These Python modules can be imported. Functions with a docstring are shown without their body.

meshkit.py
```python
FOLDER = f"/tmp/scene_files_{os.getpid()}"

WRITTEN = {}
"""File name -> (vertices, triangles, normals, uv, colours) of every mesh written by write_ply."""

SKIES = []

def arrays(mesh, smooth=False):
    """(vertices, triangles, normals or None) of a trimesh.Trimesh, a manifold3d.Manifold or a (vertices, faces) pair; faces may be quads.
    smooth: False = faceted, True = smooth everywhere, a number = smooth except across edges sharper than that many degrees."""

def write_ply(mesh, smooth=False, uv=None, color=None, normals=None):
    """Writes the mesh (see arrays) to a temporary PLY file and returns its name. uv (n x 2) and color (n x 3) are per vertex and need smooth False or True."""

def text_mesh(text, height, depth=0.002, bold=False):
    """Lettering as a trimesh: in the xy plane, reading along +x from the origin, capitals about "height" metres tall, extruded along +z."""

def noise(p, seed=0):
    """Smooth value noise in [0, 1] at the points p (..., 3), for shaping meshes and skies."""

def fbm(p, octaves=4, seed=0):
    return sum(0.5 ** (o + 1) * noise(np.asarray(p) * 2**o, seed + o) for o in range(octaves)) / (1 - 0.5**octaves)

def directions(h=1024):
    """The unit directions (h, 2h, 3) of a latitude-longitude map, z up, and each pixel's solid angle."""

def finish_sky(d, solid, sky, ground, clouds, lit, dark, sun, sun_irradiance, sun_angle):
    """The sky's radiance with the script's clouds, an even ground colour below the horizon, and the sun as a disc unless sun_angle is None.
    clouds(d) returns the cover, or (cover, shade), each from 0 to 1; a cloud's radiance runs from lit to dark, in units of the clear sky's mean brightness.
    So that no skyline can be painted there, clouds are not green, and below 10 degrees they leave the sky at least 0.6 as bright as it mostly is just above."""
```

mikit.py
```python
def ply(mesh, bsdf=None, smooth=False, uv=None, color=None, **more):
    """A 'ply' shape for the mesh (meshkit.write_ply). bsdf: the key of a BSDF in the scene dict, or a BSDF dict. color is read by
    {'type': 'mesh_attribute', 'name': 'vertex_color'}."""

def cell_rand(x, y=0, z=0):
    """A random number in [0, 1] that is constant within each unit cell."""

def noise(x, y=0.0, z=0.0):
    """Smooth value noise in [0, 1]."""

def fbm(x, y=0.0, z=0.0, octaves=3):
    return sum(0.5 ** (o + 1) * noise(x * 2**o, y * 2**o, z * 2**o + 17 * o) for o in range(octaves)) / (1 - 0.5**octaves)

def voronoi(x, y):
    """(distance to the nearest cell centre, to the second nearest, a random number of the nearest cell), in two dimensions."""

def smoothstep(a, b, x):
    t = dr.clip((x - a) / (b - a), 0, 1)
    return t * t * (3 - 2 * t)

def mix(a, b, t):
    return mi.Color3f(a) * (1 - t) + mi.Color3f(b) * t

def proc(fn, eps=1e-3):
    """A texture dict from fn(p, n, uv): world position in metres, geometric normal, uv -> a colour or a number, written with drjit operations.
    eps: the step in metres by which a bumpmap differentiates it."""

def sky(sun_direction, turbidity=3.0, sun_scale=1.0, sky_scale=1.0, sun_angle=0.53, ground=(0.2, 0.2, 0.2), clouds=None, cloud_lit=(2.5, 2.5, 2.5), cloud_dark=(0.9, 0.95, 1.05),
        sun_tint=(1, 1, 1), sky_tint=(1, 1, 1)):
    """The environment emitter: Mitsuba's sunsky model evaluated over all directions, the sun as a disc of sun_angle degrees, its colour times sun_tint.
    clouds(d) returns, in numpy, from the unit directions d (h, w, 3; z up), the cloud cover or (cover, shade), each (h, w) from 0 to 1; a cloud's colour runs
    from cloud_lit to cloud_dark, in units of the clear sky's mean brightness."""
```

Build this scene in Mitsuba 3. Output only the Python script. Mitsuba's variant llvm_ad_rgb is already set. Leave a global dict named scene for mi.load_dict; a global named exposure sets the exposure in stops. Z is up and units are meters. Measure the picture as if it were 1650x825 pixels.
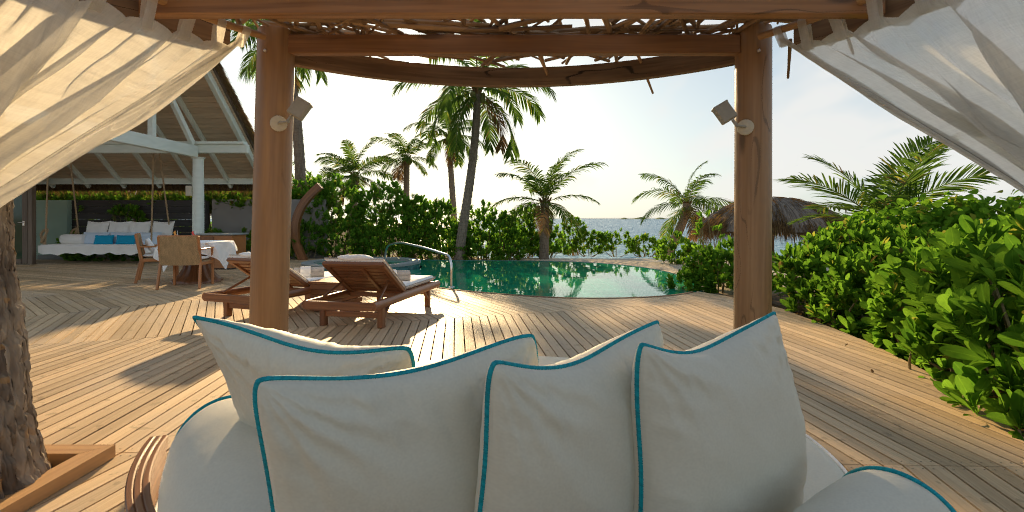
import math, random
import numpy as np, trimesh
import mitsuba as mi, drjit as dr
import mikit, meshkit
from mikit import proc, noise, fbm, voronoi, cell_rand, smoothstep, mix
from shapely.geometry import Polygon, LineString, box as sbox, Point
from shapely.ops import unary_union

T = mi.ScalarTransform4f
rng = np.random.default_rng(7)
random.seed(7)
scene, labels = {'type': 'scene'}, {}

# ------------------------------------------------------------------ camera, sky, exposure
EYE = 1.15
scene['camera'] = {'type': 'perspective', 'fov': math.degrees(2 * math.atan(825 / 820)), 'fov_axis': 'x',
                   'near_clip': 0.02, 'far_clip': 20000.0, 'principal_point_offset_y': 60.5 / 825,
                   'to_world': T().look_at(origin=[0, 0, EYE], target=[0, 10, EYE], up=[0, 0, 1])}
SUN = np.array([-0.1988, 1.0, 0.3085])
SUN /= np.linalg.norm(SUN)
exposure = 3.15


def cloud_cover(d):
    el = np.arcsin(np.clip(d[..., 2], -1, 1))
    p = np.stack([d[..., 0] / (d[..., 2] + 0.22), d[..., 1] / (d[..., 2] + 0.22), d[..., 2] * 0], -1)
    wisps = meshkit.fbm(p * np.array([2.2, 1.1, 1]) + 4.3, 5, seed=3)
    puffs = np.clip((wisps - 0.52) / 0.12, 0, 1) * 0.75
    veil = 0.22 + 0.50 * np.exp(-el / 0.35)
    cover = np.clip(veil + (1 - veil) * puffs, 0, 1)
    return cover, np.clip(1 - puffs / np.maximum(cover, 1e-3), 0, 1)   # the thin veil takes the darker cloud colour, the puffs the lit one


scene['sky'] = mikit.sky(SUN.tolist(), turbidity=3, sky_scale=0.70, sun_angle=1.1, clouds=cloud_cover, cloud_lit=(2.3, 2.25, 2.15), cloud_dark=(1.50, 1.60, 1.68), ground=(0.25, 0.22, 0.18))


# ------------------------------------------------------------------ helpers
def frame(d, up=(0, 0, 1)):
    d = np.asarray(d, float) / np.linalg.norm(d)
    u = np.asarray(up, float)
    if abs(d @ u) > 0.97:
        u = np.array([0, 1.0, 0]) if abs(d[1]) < 0.9 else np.array([1.0, 0, 0])
    x = np.cross(d, u); x /= np.linalg.norm(x)
    return x, np.cross(x, d), d


class MB:
    """Collects pieces of one mesh: vertices, triangles, uv (u runs along the grain; 50 metres apart from piece to piece)."""
    ids = 0

    def __init__(s):
        s.v, s.f, s.uv, s.n = [], [], [], 0

    def add(s, v, f, uv=None, tone=None):
        v, f = np.asarray(v, float), np.asarray(f, int)
        if f.shape[1] == 4:
            f = np.vstack([f[:, [0, 1, 2]], f[:, [0, 2, 3]]])
        if uv is None:
            uv = np.zeros((len(v), 2))
        if tone is None:
            MB.ids += 1
            tone = MB.ids
        uv = np.asarray(uv, float) + np.array([50.0 * (tone % 997), 0])
        s.v.append(v); s.f.append(f + s.n); s.uv.append(uv); s.n += len(v)
        return s

    def box(s, size, at=(0, 0, 0), R=None, c=0.004, axis=None, tone=None):
        """A box with chamfered edges, R = 3x3 rotation (columns are its axes)."""
        h = np.asarray(size, float) / 2
        c = min(c, 0.45 * h.min())
        v, f = [], []
        corner = {}
        for sx in (-1, 1):
            for sy in (-1, 1):
                for sz in (-1, 1):
                    sg = np.array([sx, sy, sz])
                    for k in range(3):
                        p = sg * (h - c); p[k] = sg[k] * h[k]
                        corner[(sx, sy, sz, k)] = p

        def face(ps, n):
            ps = [np.array(p) for p in ps]
            if np.cross(ps[1] - ps[0], ps[2] - ps[0]) @ n < 0:
                ps = ps[::-1]
            b = len(v); v.extend(ps)
            f.extend([[b, b + i, b + i + 1] for i in range(1, len(ps) - 1)])
        for k in range(3):
            a, b = (k + 1) % 3, (k + 2) % 3
            for sk in (-1, 1):
                q = []
                for sa, sb in ((-1, -1), (1, -1), (1, 1), (-1, 1)):
                    g = [0, 0, 0]; g[k], g[a], g[b] = sk, sa, sb
                    q.append(corner[(*g, k)])
                n = np.zeros(3); n[k] = sk
                face(q, n)
            for sa in (-1, 1):
                for sb in (-1, 1):
                    q = []
                    for sk, kk in ((-1, a), (1, a), (1, b), (-1, b)):
                        g = [0, 0, 0]; g[k], g[a], g[b] = sk, sa, sb
                        q.append(corner[(*g, kk)])
                    n = np.zeros(3); n[a], n[b] = sa, sb
                    face(q, n)
        for sx in (-1, 1):
            for sy in (-1, 1):
                for sz in (-1, 1):
                    face([corner[(sx, sy, sz, k)] for k in range(3)], np.array([sx, sy, sz]))
        v = np.array(v)
        ax = int(np.argmax(h)) if axis is None else axis
        o = [i for i in range(3) if i != ax]
        uv = np.stack([v[:, ax], v[:, o[0]] + v[:, o[1]] * 1.01], 1)
        if R is not None:
            v = v @ np.asarray(R, float).T
        return s.add(v + np.asarray(at, float), f, uv, tone)

    def bar(s, p0, p1, w, h, c=0.004, up=(0, 0, 1), ext=0.0):
        """A straight rectangular bar from p0 to p1: w sideways, h in the direction of up."""
        p0, p1 = np.asarray(p0, float), np.asarray(p1, float)
        x, z, y = frame(p1 - p0, up)
        L = np.linalg.norm(p1 - p0) + 2 * ext
        return s.box((w, L, h), (p0 + p1) / 2, np.stack([x, y, z], 1), c, 1)

    def tube(s, path, r, n=10, caps=True, closed=False, tone=None, flat=1.0, up=(0, 0, 1)):
        path = np.asarray(path, float)
        m = len(path)
        r = np.broadcast_to(np.asarray(r, float), (m,))
        t = np.gradient(path, axis=0)
        if closed:
            t = np.roll(path, -1, 0) - np.roll(path, 1, 0)
        t /= np.linalg.norm(t, axis=1, keepdims=True) + 1e-12
        x, y, _ = frame(t[0], up)
        xs, ys = [], []
        for i in range(m):
            x = x - t[i] * (x @ t[i]); x /= np.linalg.norm(x)
            xs.append(x); ys.append(np.cross(t[i], x))
        xs, ys = np.array(xs), np.array(ys)
        a = np.linspace(0, 2 * np.pi, n + 1)
        ring = path[:, None] + r[:, None, None] * (np.cos(a)[None, :, None] * xs[:, None] + flat * np.sin(a)[None, :, None] * ys[:, None])
        L = np.concatenate([[0], np.cumsum(np.linalg.norm(np.diff(path, axis=0), axis=1))])
        uv = np.stack(np.broadcast_arrays(L[:, None], a[None] * float(r.mean())), -1).reshape(-1, 2)
        v = ring.reshape(-1, 3)
        i, j = np.meshgrid(np.arange(m if closed else m - 1), np.arange(n), indexing='ij')
        i, j = i.ravel(), j.ravel()
        k = (i + 1) % m
        f = np.stack([i * (n + 1) + j, i * (n + 1) + j + 1, k * (n + 1) + j + 1, k * (n + 1) + j], 1)
        if tone is None:
            MB.ids += 1; tone = MB.ids
        s.add(v, f, uv, tone)
        if caps and not closed:
            for e, sg in ((0, -1), (m - 1, 1)):
                b = np.vstack([ring[e, :-1], path[e][None]])
                q = np.stack([np.arange(n), (np.arange(n) + 1) % n, np.full(n, n)], 1)
                s.add(b, q if sg > 0 else q[:, ::-1], np.stack([b[:, 0] * 0.02 + 3, np.linspace(0, 0.05, len(b))], 1), tone)
        return s

    def lathe(s, prof, n=24, at=(0, 0, 0), R=None, tone=None, wob=None):
        """prof: list of (r, z), a repeated point makes a sharp edge."""
        prof = np.asarray(prof, float)
        a = np.linspace(0, 2 * np.pi, n + 1)
        k = np.ones(n + 1) if wob is None else np.array([wob(q) for q in a])
        v = np.stack([prof[:, :1] * np.cos(a) * k, prof[:, :1] * np.sin(a) * k, np.repeat(prof[:, 1:], n + 1, 1)], -1)
        m = len(prof)
        i, j = np.meshgrid(np.arange(m - 1), np.arange(n), indexing='ij')
        i, j = i.ravel(), j.ravel()
        f = np.stack([i * (n + 1) + j, i * (n + 1) + j + 1, (i + 1) * (n + 1) + j + 1, (i + 1) * (n + 1) + j], 1)
        L = np.concatenate([[0], np.cumsum(np.linalg.norm(np.diff(prof, axis=0), axis=1))])
        uv = np.stack(np.broadcast_arrays(L[:, None], a[None] * max(prof[:, 0].mean(), .01)), -1).reshape(-1, 2)
        v = v.reshape(-1, 3)
        if R is not None:
            v = v @ np.asarray(R).T
        return s.add(v + np.asarray(at, float), f, uv, tone)

    def grid(s, P, uv=None, tone=None, flip=False):
        """A surface from an (m, n, 3) grid of points."""
        P = np.asarray(P, float)
        m, n = P.shape[:2]
        i, j = np.meshgrid(np.arange(m - 1), np.arange(n - 1), indexing='ij')
        i, j = i.ravel(), j.ravel()
        f = np.stack([i * n + j, i * n + j + 1, (i + 1) * n + j + 1, (i + 1) * n + j], 1)
        if flip:
            f = f[:, ::-1]
        if uv is None:
            du = np.concatenate([[0], np.cumsum(np.linalg.norm(np.diff(P[:, n // 2], axis=0), axis=1))])
            dv = np.concatenate([[0], np.cumsum(np.linalg.norm(np.diff(P[m // 2], axis=0), axis=1))])
            uv = np.stack(np.broadcast_arrays(du[:, None], dv[None]), -1)
        return s.add(P.reshape(-1, 3), f, np.asarray(uv).reshape(-1, 2), tone)

    def sweep(s, path, sec, up=(0, 0, 1), tone=None, caps=True):
        """A closed 2-D section (k, 2: sideways, up) with sharp edges along a path."""
        path, sec = np.asarray(path, float), np.asarray(sec, float)
        t = np.gradient(path, axis=0)
        t /= np.linalg.norm(t, axis=1, keepdims=True)
        fr = [frame(q, up) for q in t]
        X, Z = np.array([q[0] for q in fr]), np.array([q[1] for q in fr])
        L = np.concatenate([[0], np.cumsum(np.linalg.norm(np.diff(path, axis=0), axis=1))])
        if tone is None:
            MB.ids += 1; tone = MB.ids
        k = len(sec)
        per = 0
        for a in range(k):
            p, q = sec[a], sec[(a + 1) % k]
            G = np.stack([path + X * p[0] + Z * p[1], path + X * q[0] + Z * q[1]], 1)
            w = np.linalg.norm(q - p)
            uv = np.stack(np.broadcast_arrays(L[:, None], np.array([per, per + w])[None]), -1)
            per += w
            s.grid(G, uv, tone, flip=True)
        if caps:
            for e, sg in ((0, 1), (len(path) - 1, -1)):
                b = path[e] + X[e] * sec[:, :1] + Z[e] * sec[:, 1:]
                f = np.array([[0, i, i + 1] for i in range(1, k - 1)])
                s.add(b, f if sg > 0 else f[:, ::-1], sec * 0.3, tone)
        return s

    def arrays(s):
        return np.vstack(s.v), np.vstack(s.f), np.vstack(s.uv)

    def ply(s, bsdf, **k):
        v, f, uv = s.arrays()
        return mikit.ply((v, f), bsdf, smooth=True, uv=uv, **k)


used = {}


def unique(key):
    n = used.get(key, -1) + 1
    used[key] = n
    return key if n == 0 else f'{key}_{n:03d}'


def thing(name, label=None, cat=None, group=None, kind=None):
    """The key of a new thing; its parts' keys start with it."""
    key = unique(name)
    labels[key] = {k: x for k, x in (('label', label), ('category', cat), ('group', group), ('kind', kind)) if x}
    return key


def part(parent, name, mesh, bsdf, label=None, kind=None, to=None, **k):
    key = unique(f'{parent}__{name}')
    d = dict(mesh) if isinstance(mesh, dict) else mesh.ply(bsdf, **k)
    if to is not None:
        d['to_world'] = to
    scene[key] = d
    if label or kind:
        labels[key] = {k: x for k, x in (('label', label), ('kind', kind)) if x}
    return key


def own(key, mesh, bsdf, **k):
    scene[key] = mesh.ply(bsdf, **k)
    return key


def rotz(a):
    c, s_ = math.cos(a), math.sin(a)
    return np.array([[c, -s_, 0], [s_, c, 0], [0, 0, 1.0]])


def place(x, y, z=0.0, a=0.0):
    return T().translate([x, y, z]).rotate([0, 0, 1], math.degrees(a))


def spline(pts, n=40, closed=False):
    from scipy.interpolate import CubicSpline
    pts = np.asarray(pts, float)
    if closed:
        pts = np.vstack([pts, pts[:1]])
    d = np.concatenate([[0], np.cumsum(np.linalg.norm(np.diff(pts, axis=0), axis=1) ** 0.7)])
    cs = CubicSpline(d, pts, bc_type='periodic' if closed else 'not-a-knot' if len(pts) > 3 else 'natural')
    return cs(np.linspace(0, d[-1], n + (1 if closed else 0)))[:n]


def mesh_extrude(mb, poly, z0, z1, uvf=None, tone=None, sides=True):
    """Top and sides of a shapely polygon raised from z0 to z1; uvf maps plan points to uv."""
    from shapely.geometry.polygon import orient
    if tone is None:
        MB.ids += 1; tone = MB.ids
    for g in getattr(poly, 'geoms', [poly]):
        if g.geom_type != 'Polygon' or g.area < 1e-5:
            continue
        g = orient(g)
        v2, f = trimesh.creation.triangulate_polygon(g, engine='earcut')
        f = np.asarray(f)
        a, b, c = v2[f[:, 0]], v2[f[:, 1]], v2[f[:, 2]]
        neg = np.cross(b - a, c - a) < 0
        f[neg] = f[neg][:, ::-1]
        u = (lambda p: p) if uvf is None else uvf
        mb.add(np.c_[v2, np.full(len(v2), z1)], f, u(v2), tone)
        if sides:
            for ring in [g.exterior, *g.interiors]:
                q = np.array(ring.coords)
                P = np.stack([np.c_[q, np.full(len(q), z0)], np.c_[q, np.full(len(q), z1)]], 1)
                for i in range(len(q) - 1):
                    w = np.array([q[i], q[i + 1], q[i + 1], q[i]])
                    mb.add(np.array([P[i, 0], P[i + 1, 0], P[i + 1, 1], P[i, 1]]), [[0, 1, 2, 3]], u(w) + np.array([[0, .03], [0, .03], [0, 0], [0, 0]]), tone)
    return mb


# ------------------------------------------------------------------ materials
def rgb(*c):
    return {'type': 'rgb', 'value': list(c)}


def rnd(u, k=1):
    return cell_rand(dr.floor(u / 50 + 0.5), k)


def wood_fn(c1, c2, spread=0.35, fine=95.0, stretch=3.0, knots=0.0, cracks=0.0):
    def fn(p, n, uv):
        u, v = uv.x, uv.y
        r, r2 = rnd(u, 1), rnd(u, 2)
        warp = fbm(u * 1.3, v * 9.0, r * 40, 2) * 0.05
        g = fbm(u * stretch, (v + warp) * fine, r * 91, 4)
        b = fbm(u * 0.9 + 3, v * 14, r2 * 50, 3)
        t = dr.clip((g - 0.5) * 1.5 + (b - 0.5) * 1.1 + 0.5 + (r - 0.5) * 0.5, 0, 1)
        c = mix(c1, c2, t) * (1 - spread / 2 + spread * r2)
        if knots:
            a, _, w = voronoi(u * 1.1, v * 4.5 + r * 77)
            k = smoothstep(0.16, 0.05, a) * dr.select(w < knots, 1.0, 0.0)
            c = mix(c, mi.Color3f(c2) * 0.35, k * 0.8)
        if cracks:
            q = noise(u * 1.6 + r * 30, v * 22 + fbm(u * 2.5, v * 3, 4, 2) * 2.0, 7)
            k = smoothstep(0.028, 0.008, dr.abs(q - 0.5)) * smoothstep(0.48, 0.62, fbm(u * 1.1, v * 5, r * 13, 2))
            c = c * (1 - cracks * k)
        return c
    return fn


def bsdf(name, color, rough=0.5, spec=0.5, bump=None, bump_scale=1.0, eps=1e-3, **more):
    b = {'type': 'principled', 'base_color': color if isinstance(color, dict) else rgb(*color), 'roughness': rough, 'specular': spec, **more}
    if bump is not None:
        b = {'type': 'bumpmap', 'arbitrary': proc(bump, eps), 'scale': bump_scale, 'bsdf': b}
    scene[name] = {'type': 'twosided', 'bsdf': b}


def grain_bump(p, n, uv):
    return fbm(uv.x * 4, uv.y * 160, rnd(uv.x, 3) * 60, 3)


def deck_fn(p, n, uv):
    c = wood_fn((0.545, 0.40, 0.24), (0.41, 0.285, 0.16), 0.44, 130.0, 1.6)(p, n, uv)
    s = fbm(p.x * 1.7, p.y * 1.7, 5, 3)
    d = fbm(p.x * 14, p.y * 14, 9, 3)
    grey = smoothstep(0.5, 0.72, s) * 0.28
    spots = smoothstep(0.72, 0.80, d) * 0.25
    return mix(c, mi.Color3f(0.40, 0.335, 0.265), grey) * (1 - spots)


bsdf('deck_wood', proc(deck_fn), 0.56, 0.32, grain_bump, 0.0012)
bsdf('post_wood', proc(wood_fn((0.345, 0.20, 0.095), (0.235, 0.13, 0.058), 0.12, 60.0, 1.2, 0.22, 0.4)), 0.42, 0.5, grain_bump, 0.0008)
bsdf('beam_wood', proc(wood_fn((0.34, 0.165, 0.062), (0.17, 0.078, 0.03), 0.25, 50.0, 1.6, 0.25, 0.5)), 0.5, 0.5, grain_bump, 0.001)
bsdf('old_wood', proc(wood_fn((0.30, 0.20, 0.12), (0.13, 0.08, 0.045), 0.5, 45.0, 2.2, 0.3, 0.8)), 0.7, 0.3, grain_bump, 0.003)
bsdf('stick_wood', proc(wood_fn((0.36, 0.235, 0.13), (0.17, 0.105, 0.06), 0.7, 60.0, 3.0, 0.2)), 0.7, 0.3, grain_bump, 0.002)
bsdf('teak', proc(wood_fn((0.27, 0.115, 0.046), (0.135, 0.054, 0.023), 0.3, 80.0, 2.0)), 0.32, 0.5, grain_bump, 0.0006)
bsdf('chair_wood', proc(wood_fn((0.48, 0.20, 0.07), (0.33, 0.13, 0.045), 0.2, 80.0, 2.0)), 0.38, 0.5)
bsdf('rod_wood', proc(wood_fn((0.50, 0.30, 0.14), (0.34, 0.19, 0.085), 0.1, 70.0, 1.5)), 0.45, 0.4)


def weave(p, n, uv):
    return dr.sin(uv.x * 300) * dr.sin(uv.y * 300)


def cloth_bump(p, n, uv):
    return fbm(uv.x * 9, uv.y * 9, 3, 3) * 0.6 + fbm(uv.x * 420, uv.y * 420, 1, 2) * 0.06


def cushion_fn(p, n, uv):
    f = fbm(uv.x * 340, uv.y * 340, 2, 2)
    g = fbm(uv.x * 6, uv.y * 6, 8, 3)
    return mi.Color3f(0.585, 0.565, 0.475) * (0.95 + 0.10 * (f - 0.5) + 0.08 * (g - 0.5))


bsdf('cushion_cloth', proc(cushion_fn), 0.58, 0.4, cloth_bump, 0.006, 2e-3, sheen=0.4)
bsdf('white_cloth', proc(lambda p, n, uv: mi.Color3f(0.80, 0.79, 0.765) * (0.94 + 0.12 * fbm(uv.x * 300, uv.y * 300, 2, 2))), 0.85, 0.2, cloth_bump, 0.006, 2e-3, sheen=0.3)
bsdf('teal_cord', proc(lambda p, n, uv: mi.Color3f(0.004, 0.23, 0.285) * (0.75 + 0.5 * noise(uv.x * 420 + uv.y * 160))), 0.7, 0.3)
bsdf('teal_cloth', proc(lambda p, n, uv: mi.Color3f(0.01, 0.30, 0.50) * (0.9 + 0.2 * fbm(uv.x * 200, uv.y * 200, 2, 2))), 0.8, 0.2)
bsdf('blue_white_cloth', proc(lambda p, n, uv: mi.Color3f(0.56, 0.66, 0.78) * (0.93 + 0.14 * fbm(uv.x * 150, uv.y * 150, 2, 2))), 0.85, 0.2)
bsdf('towel', proc(lambda p, n, uv: mix((0.56, 0.53, 0.49), (0.40, 0.37, 0.34), fbm(uv.x * 160, uv.y * 160, 2, 3))), 0.95, 0.1, lambda p, n, uv: fbm(uv.x * 220, uv.y * 220, 4, 2), 0.006)
bsdf('grey_paint', proc(lambda p, n, uv: mi.Color3f(0.30, 0.285, 0.235) * (0.9 + 0.2 * fbm(p.x * 60, p.y * 60, p.z * 60, 3))), 0.45, 0.5)
bsdf('cream_paint', proc(lambda p, n, uv: mi.Color3f(0.50, 0.46, 0.36) * (0.88 + 0.24 * fbm(p.x * 70, p.y * 70, p.z * 70, 3))), 0.5, 0.4)
bsdf('white_paint', proc(lambda p, n, uv: mi.Color3f(0.70, 0.76, 0.70) * (0.88 + 0.18 * fbm(p.x * 5, p.y * 5, p.z * 18, 3))), 0.5, 0.4)
bsdf('screw', (0.20, 0.16, 0.12), 0.5, 0.5)
bsdf('steel', (0.75, 0.76, 0.76), 0.22, 0.5, metallic=1.0)


def curtain_fn(p, n, uv):
    a = noise(uv.x * 500, uv.y * 22, 2) + noise(uv.x * 22, uv.y * 500, 6)
    s = fbm(uv.x * 7, uv.y * 7, 12, 3)
    return mi.Color3f(0.84, 0.82, 0.755) * (0.87 + 0.10 * (a - 1.0) + 0.16 * (s - 0.5) + 0.05)


# open weave linen: threads that scatter light through, and gaps between them that let a little pass straight
scene['curtain_cloth'] = {'type': 'blendbsdf', 'weight': 0.24,
                          'bsdf_0': {'type': 'bumpmap', 'arbitrary': proc(lambda p, n, uv: fbm(uv.x * 26, uv.y * 8, 3, 3), 3e-3), 'scale': 0.004,
                                     'bsdf': {'type': 'principledthin', 'base_color': proc(curtain_fn), 'roughness': 0.8, 'diff_trans': 1.25, 'spec_trans': 0.0, 'eta': 1.3}},
                          'bsdf_1': {'type': 'null'}}


def leaf_bsdf(name, dark, light, trans=0.9, rough=0.35, eta=1.45):
    def fn(p, n, uv):
        r = rnd(uv.x, 1)
        r2 = rnd(uv.x, 2)
        vein = smoothstep(0.10, 0.0, dr.abs(uv.y)) * 0.35
        side = dr.abs(dr.sin(uv.x * 46 + dr.abs(uv.y) * 4)) * 0.10
        blotch = fbm(p.x * 22, p.y * 22, p.z * 22, 2)
        c = mix(dark, light, dr.clip(r * 0.75 + vein + side + (blotch - 0.5) * 0.5, 0, 1))
        c = mix(c, (0.34, 0.31, 0.05), dr.select(r2 > 0.94, 0.7, 0.0))
        c = mix(c, (0.16, 0.09, 0.04), dr.select(r2 < 0.012, 0.85, 0.0))
        return c
    scene[name] = {'type': 'principledthin', 'base_color': proc(fn), 'roughness': rough, 'diff_trans': trans, 'spec_trans': 0.0, 'eta': eta}


leaf_bsdf('glossy_leaf', (0.06, 0.165, 0.014), (0.18, 0.36, 0.030), 1.1, 0.30, 1.5)
leaf_bsdf('hedge_leaf', (0.070, 0.20, 0.022), (0.21, 0.41, 0.040), 1.25, 0.42, 1.4)
leaf_bsdf('vine_leaf', (0.075, 0.20, 0.014), (0.19, 0.37, 0.030), 1.0, 0.32, 1.5)
leaf_bsdf('palm_leaf', (0.045, 0.105, 0.016), (0.115, 0.20, 0.032), 1.05, 0.38, 1.45)
leaf_bsdf('dry_leaf', (0.12, 0.075, 0.035), (0.24, 0.15, 0.07), 0.6, 0.6, 1.3)
leaf_bsdf('grass_leaf', (0.07, 0.13, 0.015), (0.22, 0.28, 0.03), 1.0, 0.5, 1.3)
bsdf('stem', proc(lambda p, n, uv: mix((0.16, 0.12, 0.06), (0.26, 0.22, 0.13), fbm(p.x * 30, p.y * 30, p.z * 30, 3))), 0.8, 0.2)
bsdf('frond_rib', (0.16, 0.17, 0.05), 0.5, 0.4)


def palm_bark(p, n, uv):
    ring = dr.abs(dr.sin(uv.x * 30 + fbm(uv.y * 6, uv.x * 3, 1, 2) * 3))
    t = fbm(uv.x * 9, uv.y * 40, 3, 4)
    return mix((0.27, 0.225, 0.18), (0.11, 0.085, 0.065), dr.clip(t * 0.9 + smoothstep(0.25, 0.0, ring) * 0.6 - 0.1, 0, 1))


bsdf('palm_bark', proc(palm_bark), 0.85, 0.2, lambda p, n, uv: fbm(uv.x * 14, uv.y * 60, 2, 3), 0.02, 3e-3)


def near_bark(p, n, uv):
    t = fbm(uv.x * 5, uv.y * 46, 3, 5)
    s = fbm(uv.x * 3.4, uv.y * 3.4, 8, 4)
    c = mix((0.37, 0.32, 0.26), (0.14, 0.11, 0.085), dr.clip(t * 1.7 - 0.35, 0, 1))
    c = mix(c, (0.09, 0.07, 0.055), smoothstep(0.50, 0.64, s) * 0.8)
    o = fbm(uv.x * 16, uv.y * 16, 21, 3)
    return mix(c, (0.40, 0.24, 0.10), smoothstep(0.72, 0.77, o) * 0.6)


bsdf('near_bark', proc(near_bark), 0.9, 0.15, lambda p, n, uv: fbm(uv.x * 12, uv.y * 110, 2, 4) + 0.4 * fbm(uv.x * 90, uv.y * 200, 5, 2), 0.012, 1e-3)


def thatch_fn(p, n, uv):
    g = fbm(uv.x * 3, uv.y * 90, 7, 4)
    return mix((0.27, 0.225, 0.185), (0.07, 0.055, 0.045), dr.clip(g * 1.6 - 0.3, 0, 1))


bsdf('thatch', proc(thatch_fn), 0.9, 0.1, lambda p, n, uv: fbm(uv.x * 5, uv.y * 120, 3, 3), 0.03, 3e-3)
bsdf('board', proc(wood_fn((0.62, 0.50, 0.36), (0.47, 0.37, 0.26), 0.3, 40.0, 3.0)), 0.75, 0.2)
bsdf('dark_slat', proc(wood_fn((0.065, 0.062, 0.062), (0.035, 0.034, 0.035), 0.3, 40.0, 3.0)), 0.6, 0.3)
bsdf('grey_render', proc(lambda p, n, uv: mix((0.30, 0.285, 0.27), (0.22, 0.21, 0.20), fbm(p.x * 3, p.y * 3, p.z * 3, 4))), 0.85, 0.2)
bsdf('pale_render', proc(lambda p, n, uv: mix((0.40, 0.56, 0.47), (0.30, 0.44, 0.37), fbm(p.x * 3, p.y * 3, p.z * 3, 4))), 0.8, 0.2)
bsdf('door_frame', proc(wood_fn((0.20, 0.15, 0.11), (0.12, 0.09, 0.065), 0.2, 60.0, 2.0)), 0.5, 0.4)
bsdf('door_glass', (0.02, 0.06, 0.04), 0.06, 0.6)
bsdf('rope', proc(lambda p, n, uv: mi.Color3f(0.42, 0.30, 0.18) * (0.6 + 0.6 * dr.abs(dr.sin(uv.x * 120 + uv.y * 40)))), 0.9, 0.1)


def sand_fn(p, n, uv):
    g = fbm(p.x * 1.1, p.y * 1.1, 2, 4)
    k = fbm(p.x * 30, p.y * 30, 4, 3)
    sand = mix((0.55, 0.48, 0.38), (0.42, 0.35, 0.26), g) * (0.8 + 0.4 * k)
    soil = mix((0.07, 0.05, 0.035), (0.12, 0.085, 0.055), k)
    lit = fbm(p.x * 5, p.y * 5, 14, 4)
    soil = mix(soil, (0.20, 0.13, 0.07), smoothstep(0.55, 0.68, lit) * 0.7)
    return mix(soil, sand, smoothstep(8.3, 9.3, p.y + (g - 0.5) * 1.5) * smoothstep(-4.9, -4.3, p.x))


bsdf('sand', proc(sand_fn), 0.95, 0.1, lambda p, n, uv: fbm(p.x * 9, p.y * 9, 1, 4), 0.05, 6e-3)


def sea_bump(p, n, uv):
    return fbm(p.x * 0.9, p.y * 1.6, 3, 5) * 0.35 + fbm(p.x * 0.12, p.y * 0.3, 7, 2) * 0.9


def sea_fn(p, n, uv):
    s = smoothstep(16.0, 60.0, p.y) * 0.8 + 0.2 * fbm(p.x * 0.05, p.y * 0.06, 3, 3)
    return mix((0.16, 0.34, 0.36), (0.045, 0.15, 0.23), s)


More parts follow.
